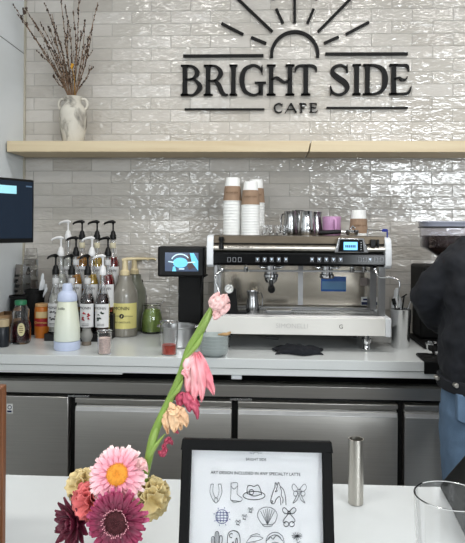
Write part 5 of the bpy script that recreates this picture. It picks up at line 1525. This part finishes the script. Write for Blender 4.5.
# row 1
draw([[(211, 484), (210, 492), (213, 500), (215, 502)], [(221, 484), (222, 492), (219, 500), (217, 502)], [(213.5, 484), (213, 492), (216, 499)], [(218.5, 484), (219, 492), (216.5, 499)], [(211, 484), (213.5, 484)], [(218.5, 484), (221, 484)], ('c', 216, 500, 1.8, 2.8)], 'horseshoe_drawing')
draw([[(231, 483), (231, 493), (230.5, 499), (234, 502), (241, 501), (242, 498), (238, 495), (237, 492), (237.5, 483), (231, 483)], [(231, 486), (234, 489), (237.5, 486)], [(231, 500), (241, 501.5)]], 'boot_drawing')
draw([('c', 254, 495.5, 11, 4.2), [(247, 494), (247.5, 486.5), (251, 485.5), (254, 486.5), (258, 485), (261, 491), (261.5, 495)], [(247, 493), (254, 496), (261.5, 494)], ('c', 251.5, 492, 2.2, 2.6)], 'cowboy_hat_drawing', w=.0007, m=M_lineb)
draw([[(275, 487), (273, 492), (271.2, 498), (270.6, 501.5), (272, 503.5), (274.4, 503), (276, 499.5), (279, 496.5), (280.5, 499), (280.8, 505)], [(275, 487), (275.2, 482.5), (277.2, 485.6)], [(277.2, 485.6), (278.6, 482.2), (280, 486)], [(280, 486), (283.6, 490), (285.4, 497), (286, 505)], [(280, 487), (281.5, 491), (281.3, 495), (283, 499), (282.6, 503)], [(277.6, 486), (276.4, 489), (277.6, 491)], ('c', 275.8, 491.2, .5), ('c', 272, 500.8, .35), [(271, 502.6), (273.2, 501.6)]], 'horse_head_drawing', w=.0006, m=M_lineb)
draw([[(299, 490), (294, 484), (292, 487), (294, 491), (299, 491)], [(299, 490), (304, 484), (306.5, 487), (304, 491), (299, 491)], ('c', 299, 491, 2.2, 2), [(298, 493), (294.5, 500), (293, 503), (297, 500), (299, 494)], [(300, 493), (303.5, 500), (305, 503), (301, 500), (299, 494)], ('c', 295.5, 493.5, 2, 2.6), ('c', 303, 493.5, 2, 2.6)], 'bow_drawing')
# row 2
g = [('c', 222, 516.5, 6.2, 7)]
for q in (-4, -1.4, 1.4, 4): g += [[(222 + q, 511), (222 + q * 1.25, 516.5), (222 + q, 522)], [(216, 516.5 + q), (228, 516.5 + q)]]
g += [[(222 + 7.4 * math.cos(a), 516.5 + 8.4 * math.sin(a)), (222 + 8.8 * math.cos(a), 516.5 + 9.8 * math.sin(a))] for a in [PI / 4 * i + .3 for i in range(8)]]
draw(g, 'mirror_ball_drawing', M_blue, .0005)
for cx_, cy_ in ((238, 523), (244.5, 517.5), (250.5, 510.5)):
    pass
draw([s for cx_, cy_ in ((238, 523), (244.5, 517.5), (250.5, 510.5)) for s in (('c', cx_, cy_, 1.4, 1.4), [(cx_ - 2.6, cy_ - 1), (cx_ - 1.6, cy_ - 3), (cx_, cy_ - 1.4)], [(cx_ + .4, cy_ - 1.4), (cx_ + 2, cy_ - 3), (cx_ + 2.6, cy_ - .4)], [(cx_ - 2, cy_ + 1.4), (cx_ + 1.6, cy_ + 2.2)])], 'paw_prints_drawing')
draw([[(262, 524), (257.8, 517), (258.5, 511), (263, 507.6), (267.5, 507), (272, 508), (276, 511.5), (277, 516.5), (273, 524), (262, 524)], [(262, 524), (264, 526), (271, 526), (273, 524)]] + [[(267.5, 524.5), (267.5 + q, 508.5 + abs(q) * .35)] for q in (-7, -4.4, -2, 0, 2, 4.6, 7)], 'shell_drawing')
draw([[(289, 512), (284.5, 507.5), (282.5, 510), (285, 513.5), (289, 513)], [(289, 512), (293.5, 507.5), (296, 510), (293, 513.5), (289, 513)], ('c', 289, 512.6, 1.4), [(288, 514), (283, 521), (285.5, 523)], [(290, 514), (295, 520), (292.5, 523)], ('c', 286.2, 524, 2.5), ('c', 291.8, 524, 2.5)], 'cherry_bow_drawing', M_lineb, .0006)
# row 3
draw([[(211.5, 543), (211.5, 538), (213, 536.5), (214.5, 538), (214.5, 543)], [(215.4, 547), (215.2, 534), (217, 531.5), (218.8, 534), (218.6, 547)], [(219.4, 543), (219.6, 537), (221, 535.6), (222.2, 537), (222, 542), (220, 545)], [(217, 533), (217, 547)], [(213, 538), (213, 543)]], 'cactus_drawing', w=.0008)
draw([[(227.5, 548), (227.5, 538), (229, 532.5), (233.5, 530.5), (238, 532.5), (240, 538), (240, 548)], ('a', 231.5, 535.5, 2, 2, 1, 5), [(236, 548), (235.8, 541), (236.6, 538), (237.6, 541), (237.4, 548)], [(232, 548), (232.2, 543), (233.4, 542), (234, 548)]], 'arched_window_drawing', M_lineb, .0007)
draw([[(246, 543), (250, 537.5), (256, 536), (263, 538), (256, 541), (250, 542), (246, 543)], [(248, 547), (254, 543), (262, 544)], [(250, 536), (256, 533.6), (260, 535)]], 'hummingbird_drawing')
draw([('c', 275, 541.5, 9, 9.4), [(266.5, 541), (270, 536.5), (273, 539), (277, 535.5), (283, 541)], ('a', 275, 541.5, 6.6, 6.8, .2, 2.9), [(268, 545), (275, 542), (282, 545)]], 'round_landscape_drawing', w=.0006)
draw([[(297 + 1.6 * math.cos(a), 536 + 1.3 * math.sin(a)), (297 + 5.4 * math.cos(a + .2), 536 + 3.8 * math.sin(a + .2))] for a in [PI / 6 * i for i in range(12)]] + [[(297, 538), (297.5, 547)], [(297.5, 543), (300, 541)]], 'flower_drawing')
draw([('f', [(297 + 1.8 * math.cos(2 * PI * i / 14), 536 + 1.5 * math.sin(2 * PI * i / 14)) for i in range(14)])], 'flower_centre_drawing', M_lineb)

# steel tube
p = at(355.7, 503.5, ZF); p.z = CF; u = u_at(p)
rt_ = 7.5 * u
b = MB().lathe([(0, 0), (rt_ - .001, 0), (rt_, .001), (rt_, 64.5 * u), (rt_ - .0012, 64.5 * u), (rt_ - .0012, .003), (0, .003)], p, 36)
o = b.build('steel_tube', mat('satin_tube', (190, 186, 178), .36, 1, var=.05, stretch=(1, 1, .2)), angle=40); tag(centre_on(o, p), 'slim upright open steel tube standing on the service counter', 'holder')

# drinking glass at right
Yg_ = .62
c = W(450, 494.5, Yg_); u = .62 / F
hgt = c.z - CF
p = Vector((c.x, c.y, CF)); R1 = 34.5 * u; R0 = 27 * u
th = .0019
t = thing('drinking_glass', p, 'large empty clear glass at the lower right corner', 'glass')
MB().lathe([(0, 0), (R0 - .002, 0), (R0, .002), (R0 + (R1 - R0) * .5, hgt * .5), (R1, hgt - .001), (R1 - th * .5, hgt), (R1 - th, hgt - .001), (R0 + (R1 - R0) * .5 - th, hgt * .5), (R0 - th, .010), (0, .008)], p, 64).build('glass_wall', M_glass, t)

# wedge-shaped tablet stand behind the glass
q0 = G(438.5, 488.5, ZF); q1 = G(478, 553, ZF)
dv = Vector((q1.x - q0.x, q1.y - q0.y, 0)); L_ = dv.length; dv.normalize(); rv = Vector((-dv.y, dv.x, 0))
if rv.x < 0: rv = -rv
zt2_ = EYE.z - (440 - HZ) / F * q1.y - CF
Mw = Matrix(((dv.x, rv.x, 0, q0.x), (dv.y, rv.y, 0, q0.y), (0, 0, 1, CF), (0, 0, 0, 1)))
t = thing('tablet_stand', (q0.x + .03, q0.y - .05, CF), 'black wedge-shaped tablet stand behind the drinking glass, cut off by the right edge', 'stand')
b = MB()
pf_ = [(0, 0), (L_, 0), (L_, zt2_ * .86), (L_ * .93, zt2_), (0, .006)]
n = len(pf_)
b.add([(p_[0], 0, p_[1]) for p_ in pf_] + [(p_[0], .16, p_[1]) for p_ in pf_], [tuple(range(n)), tuple(range(2 * n - 1, n - 1, -1))] + [(i, i + n, (i + 1) % n + n, (i + 1) % n) for i in range(n)], M=Mw)
b.build('wedge_body', mat('stand_black', 7, .5, spec=.15), t, bevel=.003)
b = MB(); sl = math.atan2(zt2_ - .006, L_ * .93)
b.add([(L_ * .06, .008, .006 + math.tan(sl) * L_ * .06 + .0008), (L_ * .90, .008, .006 + math.tan(sl) * L_ * .90 + .0008), (L_ * .90, .152, .006 + math.tan(sl) * L_ * .90 + .0008), (L_ * .06, .152, .006 + math.tan(sl) * L_ * .06 + .0008)], [(0, 1, 2, 3)], M=Mw)
b.build('screen', mat('screen_off', 84, .35), t, solid=.001)

# wooden box at the left edge
a = W(6.8, 384, .79)
wb = thing('wooden_box', (a.x - .07, .73, CF), 'brown wooden box at the left edge of the service counter', 'box')
m = ramp_mat('brown_wood', [(0, (82, 46, 24)), (.5, (116, 70, 38)), (1, (138, 88, 52))], .45, 3, 8, (6, 6, .7), dist=1.5)
yaw_b = math.radians(0)
BX = a.x
b = MB()
b.box(BX - .14, BX, .67, .682, CF, a.z); b.box(BX - .14, BX, .778, .79, CF, a.z)
b.box(BX - .012, BX, .682, .778, CF, a.z - .001); b.box(BX - .14, BX - .128, .682, .778, CF, a.z - .001); b.box(BX - .128, BX - .012, .682, .778, CF, CF + .01)
b.build('box_walls', m, wb, bevel=.0012)

# ---------------------------------------------------------------- flowers
Yv = .74
u = Yv / F
vx = W(113, 520, Yv).x
vp = Vector((vx, Yv + .035, CF))
vs_ = thing('bud_vase', vp, 'small round vase hidden behind the flowers, holding their stems', 'vase')
MB().lathe([(0, 0), (.018, 0), (.022, .008), (.023, .018), (.018, .030), (.012, .040), (.013, .046), (.011, .046), (.010, .040), (.015, .030), (.020, .018), (.019, .008), (0, .004)], vp, 32).build('vase_body', mat('vase_white', (214, 212, 206), .3), vs_)
mouth = vp + Vector((0, 0, .045))
M_stem = mat('stem_green', (122, 150, 66), .45, var=.12, scale=30, sss=.1)
def frame_to(c, d):
    z = Vector(d).normalized(); x = Vector((0, 0, 1)).cross(z).normalized(); y = z.cross(x)
    return Matrix(((x.x, y.x, z.x, c[0]), (x.y, y.y, z.y, c[1]), (x.z, y.z, z.z, c[2]), (0, 0, 0, 1)))
def stemfor(c, d, t, r=.0026, q=0):
    c = Vector(c); d = Vector(d).normalized()
    aa = 2.4 * q
    off = Vector((.006 * math.cos(aa), .006 * math.sin(aa), 0))
    m_ = mouth + off
    pts = catmull([tuple(vp + off * .5 + Vector((0, 0, .012))), tuple(m_), tuple(m_.lerp(c - d * .03, .6) + Vector((0, .004, .004))), tuple(c - d * .022), tuple(c - d * .004)], 6)
    return MB().tube(pts, r, 8).build('stem', M_stem, t)
def petal_fn(L, wd, r0, lift, curl, cup, notch=.0):
    def f(u_, v_):
        s = u_; w = wd * (math.sin(PI * min(1, (s * .76 + .12))) ** .75) * (v_ - .5)
        x = r0 + s * L * (1 - notch * (abs(v_ - .5) * 2) ** 2 * s)
        z = lift * s + curl * s * s - cup * (abs(v_ - .5) * 2) ** 2 * -1 * wd
        return (x, w, z)
    return f
rf = random.Random(21)
def gerbera(px, py, R, col1, col2, col3, colc, lab, q, tilt=(0, -1, .25), Y=Yv, npet=24, dark_c=False, ringc=None):
    c = W(px, py, Y); R = R * Y / F
    t = thing('gerbera', c, lab, 'flower')
    M = frame_to(c, tilt)
    outer = radial_mat('petal_' + lab[:4].strip(), [(.25, col1), (.6, [(a * 2 + b_) // 3 for a, b_ in zip(col1, col2)]), (.85, col2), (1, col3)], R)
    b = MB()
    for layer, (n, rr_, lf, wd) in enumerate(((npet, 1.0, -.05, .20), (npet, .93, .05, .19), (14, .62, .16, .13))):
        for i in range(n):
            a = 2 * PI * (i + .5 * layer) / n + rf.uniform(-.06, .06)
            L = R * (rr_ - .26) * rf.uniform(.92, 1.04)
            fn = petal_fn(L, R * wd * rf.uniform(.9, 1.1), R * .24, R * (lf + rf.uniform(-.05, .05)), -R * rf.uniform(.02, .14), .14)
            tw = rf.uniform(-.25, .25)
            Mr = M @ Matrix.Rotation(a, 4, 'Z') @ Matrix.Rotation(tw, 4, 'X') @ Matrix.Translation((0, 0, R * .02 * layer))
            b.grid(fn, 8, 4, M=Mr)
    b.build('petals', outer, t, solid=.0004, angle=80)
    b = MB()
    b.lathe([(R * .36, -.02 * R), (R * .36, R * .06), (R * .30, R * .15), (R * .18, R * .19), (0, R * .17)], (0, 0, 0), 28, M=M)
    for i in range(190):
        rr_ = R * .35 * math.sqrt((i + .5) / 190); a = i * 2.39996
        z = R * (.165 - .30 * (rr_ / R) ** 2 * 2)
        h = R * (.05 if not dark_c else .07)
        b.tube([(rr_ * math.cos(a), rr_ * math.sin(a), z - .002), (rr_ * 1.06 * math.cos(a), rr_ * 1.06 * math.sin(a), z + h)], [R * .018, R * .013], 5, M=M)
    b.build('centre', colc, t)
    if ringc:
        b = MB()
        for i in range(46):
            a = 2 * PI * i / 46; rr_ = R * rf.uniform(.34, .44)
            b.tube([(rr_ * .85 * math.cos(a), rr_ * .85 * math.sin(a), R * .06), (rr_ * math.cos(a), rr_ * math.sin(a), R * .20)], [R * .014, R * .010], 5, M=M)
            b.ball((rr_ * math.cos(a), rr_ * math.sin(a), R * .20), R * .020, 6, 4, M=M)
        b.build('stamens', ringc, t)
    b = MB(); b.lathe([(0, -R * .30), (R * .14, -R * .24), (R * .30, -R * .06), (R * .33, -R * .01), (0, -R * .01)], (0, 0, 0), 20, M=M); b.build('calyx', M_stem, t)
    stemfor(c, tilt, t, .0026, q)
    return t
gerbera(117.5, 475, 31, (228, 140, 160), (242, 192, 198), (250, 232, 226), mat('gerbera_orange', (222, 150, 50), .8, var=.2, scale=400), 'pale pink gerbera with orange centre, top flower of the bouquet', 0, (.06, -1, .62), Y=.735)
gerbera(116.5, 522, 32.5, (92, 12, 44), (140, 30, 72), (196, 92, 132), mat('gerbera_dark', (74, 28, 34), .8, var=.4, scale=400), 'magenta gerbera with dark centre, lowest at the front of bouquet', 1, (.0, -1, .18), Y=.70, npet=25, dark_c=True, ringc=mat('stamen_pink', (214, 150, 160), .6))
# dark red dahlia seen from the side
def dahlia(px, py, R, lab, q, d, Y):
    c = W(px, py, Y); R = R * Y / F
    t = thing('dahlia', c, lab, 'flower'); M = frame_to(c, d)
    b = MB()
    for layer, (n, L, el_) in enumerate(((12, 1.05, .0), (11, .95, .35), (10, .8, .7), (8, .6, 1.05), (6, .45, 1.3))):
        for i in range(n):
            a = 2 * PI * (i + .5 * (layer % 2)) / n + rf.uniform(-.12, .12)
            LL = R * L * rf.uniform(.85, 1.25)
            def f(u_, v_, LL=LL): 
                w = R * .44 * math.sin(PI * min(1, u_ * .85 + .12)) ** .8 * (v_ - .5)
                return (R * .06 + u_ * LL, w, .25 * abs(v_ - .5) * R * .5 + R * .10 * u_ * u_)
            b.grid(f, 7, 4, M=M @ Matrix.Rotation(a, 4, 'Z') @ Matrix.Rotation(-el_, 4, 'Y'))
    b.build('petals', ramp_mat('dahlia_petal', [(0, (64, 12, 30)), (1, (116, 32, 58))], .5, 60, 3), t, solid=.0005, angle=80)
    b = MB(); b.lathe([(0, -R * .25), (R * .2, -R * .2), (R * .26, 0), (0, .0)], (0, 0, 0), 16, M=M); b.build('calyx', M_stem, t)
    stemfor(c, d, t, .0024, q)
dahlia(77, 522, 24, 'dark red dahlia with pointed petals, leftmost in the bouquet', 2, (-.75, -.8, .15), .745)
# carnations
def carnation(px, py, R, c1, c2, lab, q, d, Y, key_):
    c = W(px, py, Y); R = R * Y / F
    t = thing('carnation', c, lab, 'flower'); M = frame_to(c, d)
    b = MB()
    for i in range(30):
        k_ = (i + .5) / 30
        el_ = math.acos(1 - k_ * 1.25) if k_ < .8 else 1.9
        el_ = min(el_, 1.75)
        a = i * 2.39996
        L = R * rf.uniform(.84, 1.05); W_ = R * rf.uniform(.85, 1.1); ph = rf.uniform(0, 6); fq = rf.uniform(5, 8)
        def f(u_, v_, L=L, W_=W_, ph=ph, fq=fq):
            s = u_
            w = W_ * s ** .8 * (v_ - .5) * 1.3
            rip = .13 * R * s ** 2.2 * math.sin(fq * v_ * 2 + ph) + .03 * R * s ** 3 * math.sin(37 * v_ + ph)
            ln = L * s * (1 - .05 * s * math.cos(26 * v_ + ph)) * (1 - .30 * (abs(v_ - .5) * 2) ** 2 * s)
            return (rip + .10 * R * s * s, w, ln)
        b.grid(f, 8, 14, M=M @ Matrix.Rotation(a, 4, 'Z') @ Matrix.Rotation(el_, 4, 'Y') @ Matrix.Rotation(rf.uniform(-.5, .5), 4, 'Z'))
    b.build('petals', ramp_mat('carnation_' + key_, [(0, c1), (.5, [(a + b_) // 2 for a, b_ in zip(c1, c2)]), (1, c2)], .7, 50, 3), t, solid=.0004, angle=80)
    b = MB(); b.lathe([(0, -R * .55), (R * .16, -R * .5), (R * .22, -R * .1), (0, -R * .05)], (0, 0, 0), 14, M=M); b.build('calyx', M_stem, t)
    stemfor(c, d, t, .0022, q)
carnation(150, 497, 21, (208, 184, 124), (242, 228, 180), 'cream yellow ruffled carnation at the right of the bouquet', 3, (.55, -.9, .2), .755, 'cream')
carnation(85, 487, 19, (208, 184, 128), (240, 224, 176), 'cream yellow ruffled carnation at upper left, behind pink gerbera', 4, (-.5, -.7, .4), .775, 'cream_b')
carnation(92, 501, 20, (200, 78, 84), (230, 142, 134), 'coral pink ruffled carnation between the two gerberas', 5, (-.35, -.95, .2), .74, 'coral')

# gladiolus spike
gl = thing('gladiolus', mouth, 'tall leaning green gladiolus spike with wilting pink florets', 'flower')
Yq = .745
def Q(px, py, dy=0): return W(px, py, Yq + dy)
sp = [(*(vp + Vector((.004, 0, .012))), .0034), (*mouth, .0036), (*Q(138, 500, .02), .0040), (*Q(147, 466), .0052), (*Q(153, 438), .0056), (*Q(160, 420), .0052), (*Q(171, 397), .0050), (*Q(181, 374), .0048), (*Q(189, 350), .0052), (*Q(199, 333), .0056), (*Q(207, 318), .0050), (*Q(213, 307), .0036)]
sp = catmull(sp, 5)
MB().tube([q[:3] for q in sp], [q[3] for q in sp], 14).build('stem', M_stem, gl)
def sheath(a, m_, e, r, name='bract', mt=None):
    pts = catmull([(*Q(*a), r * .5), (*Q(*m_), r), (*Q(*e), r * .25)], 6)
    return MB().tube([q[:3] for q in pts], [q[3] for q in pts], 12, flat=.7).build(name, mt or mat('bract_green', (138, 164, 84), .45, var=.1, scale=40), gl)
sheath((147, 462, -.003), (155, 447, -.004), (165, 434, -.004), .0042)
sheath((171, 398, -.003), (178, 390, -.004), (183, 380, -.004), .0040)
sheath((186, 358, -.003), (197, 345, -.004), (203, 334, -.003), .0046)
sheath((199, 334, -.003), (206, 322, -.005), (212, 308, -.004), .0048)
sheath((150, 452, -.002), (153, 440, -.004), (158, 424, -.004), .0040)
pinks = ramp_mat('floret_pink', [(0, (214, 74, 100)), (.45, (232, 122, 136)), (.7, (244, 188, 190)), (1, (248, 214, 210))], .5, 34, 2, (1, 1, .5), dist=.6)
palep = ramp_mat('floret_pale', [(0, (206, 138, 142)), (.45, (232, 186, 184)), (1, (240, 216, 206))], .55, 40, 3, dist=.8)
wilt = ramp_mat('floret_wilted', [(0, (206, 150, 116)), (.5, (228, 190, 150)), (1, (240, 214, 182))], .6, 40, 3, dist=.8)
deep = ramp_mat('floret_deep', [(0, (140, 40, 66)), (.6, (186, 76, 100)), (1, (212, 120, 134))], .5, 60, 3, dist=.8)
def lobe(b, a, m_, e, w, dy=0, bow=.004):
    """a soft folded petal from a through m_ to e (pixels)"""
    A, B_, C_ = Q(a[0], a[1], dy), Q(m_[0], m_[1], dy - bow), Q(e[0], e[1], dy - .001)
    ax = (C_ - A).normalized(); sd = ax.cross(Vector((0, -1, 0))).normalized()
    ph = rf.uniform(0, 6)
    def f(s, v):
        p_ = A * (1 - s) ** 2 + B_ * 2 * s * (1 - s) + C_ * s * s
        wd = w * Yq / F * math.sin(PI * min(1, .12 + s * .86)) ** .75
        return p_ + sd * (wd * (v - .5)) + Vector((0, -1, 0)) * (wd * .22 * math.cos((v - .5) * PI) + .0012 * math.sin(7 * s + ph + v * 9)) + sd * (.0016 * mnoise.noise(Vector((s * 5, ph, v * 2)))) + Vector((0, -1, 0)) * (.0030 * mnoise.noise(Vector((s * 6, v * 5, ph))))
    b.grid(f, 16, 12)
b = MB()
lobe(b, (197, 352), (205, 372), (213.5, 395), 12, .000); lobe(b, (196, 354), (198, 380), (194, 402), 12, -.004); lobe(b, (196, 352), (189, 376), (188, 398), 11, .001)
lobe(b, (196, 353), (186, 362), (186, 374), 10, -.002); lobe(b, (197, 354), (204, 376), (201, 402), 9, -.007); lobe(b, (186, 368), (183, 372), (188, 378), 7, -.006)
b.build('hanging_floret', pinks, gl, solid=.0005, angle=80)
b = MB()
lobe(b, (184, 392), (178, 398), (180, 408), 9, -.003); lobe(b, (186, 392), (188, 402), (190, 412), 10, -.006); lobe(b, (188, 398), (196, 404), (198, 419), 8, -.006); lobe(b, (190, 402), (196, 400), (200, 406), 7, -.004)
b.build('deep_pink_floret', deep, gl, solid=.0005, angle=80)
b = MB()
lobe(b, (168, 412), (172, 404), (178, 410), 11, -.004); lobe(b, (176, 406), (184, 414), (187, 427), 10, -.007); lobe(b, (168, 410), (164, 420), (168, 434), 9, -.003); lobe(b, (172, 410), (176, 422), (174, 433), 11, -.008); lobe(b, (178, 410), (179, 420), (181, 430), 9, -.005); lobe(b, (168, 411), (176, 418), (182, 408), 8, -.010)
b.build('wilted_floret', wilt, gl, solid=.0005, angle=80)
b = MB()
lobe(b, (164, 442), (170, 438), (173, 444), 8, -.004); lobe(b, (158, 452), (162, 456), (168, 450), 7, -.004); lobe(b, (164, 444), (166, 450), (160, 456), 6, -.006); lobe(b, (174, 432), (178, 434), (176, 428), 5, -.004)
b.build('deep_pink_floret', deep, gl, solid=.0005, angle=80)
b = MB()
lobe(b, (137, 466), (141, 458), (147, 464), 9, -.012); lobe(b, (139, 468), (146, 462), (148, 472), 8, -.014)
b.build('small_bud', palep, gl, solid=.0005, angle=80)
b = MB()
lobe(b, (212, 310), (214, 300), (219, 292), 11, 0); lobe(b, (212, 309), (222, 302), (227, 294), 11, -.004); lobe(b, (213, 311), (224, 312), (230, 304), 11, -.003); lobe(b, (213, 309), (219, 302), (223, 297), 12, -.009); lobe(b, (213, 312), (216, 318), (221, 316), 8, -.006); lobe(b, (217, 300), (226, 296), (230, 302), 9, .002)
b.build('tip_floret', palep, gl, solid=.0005, angle=80)
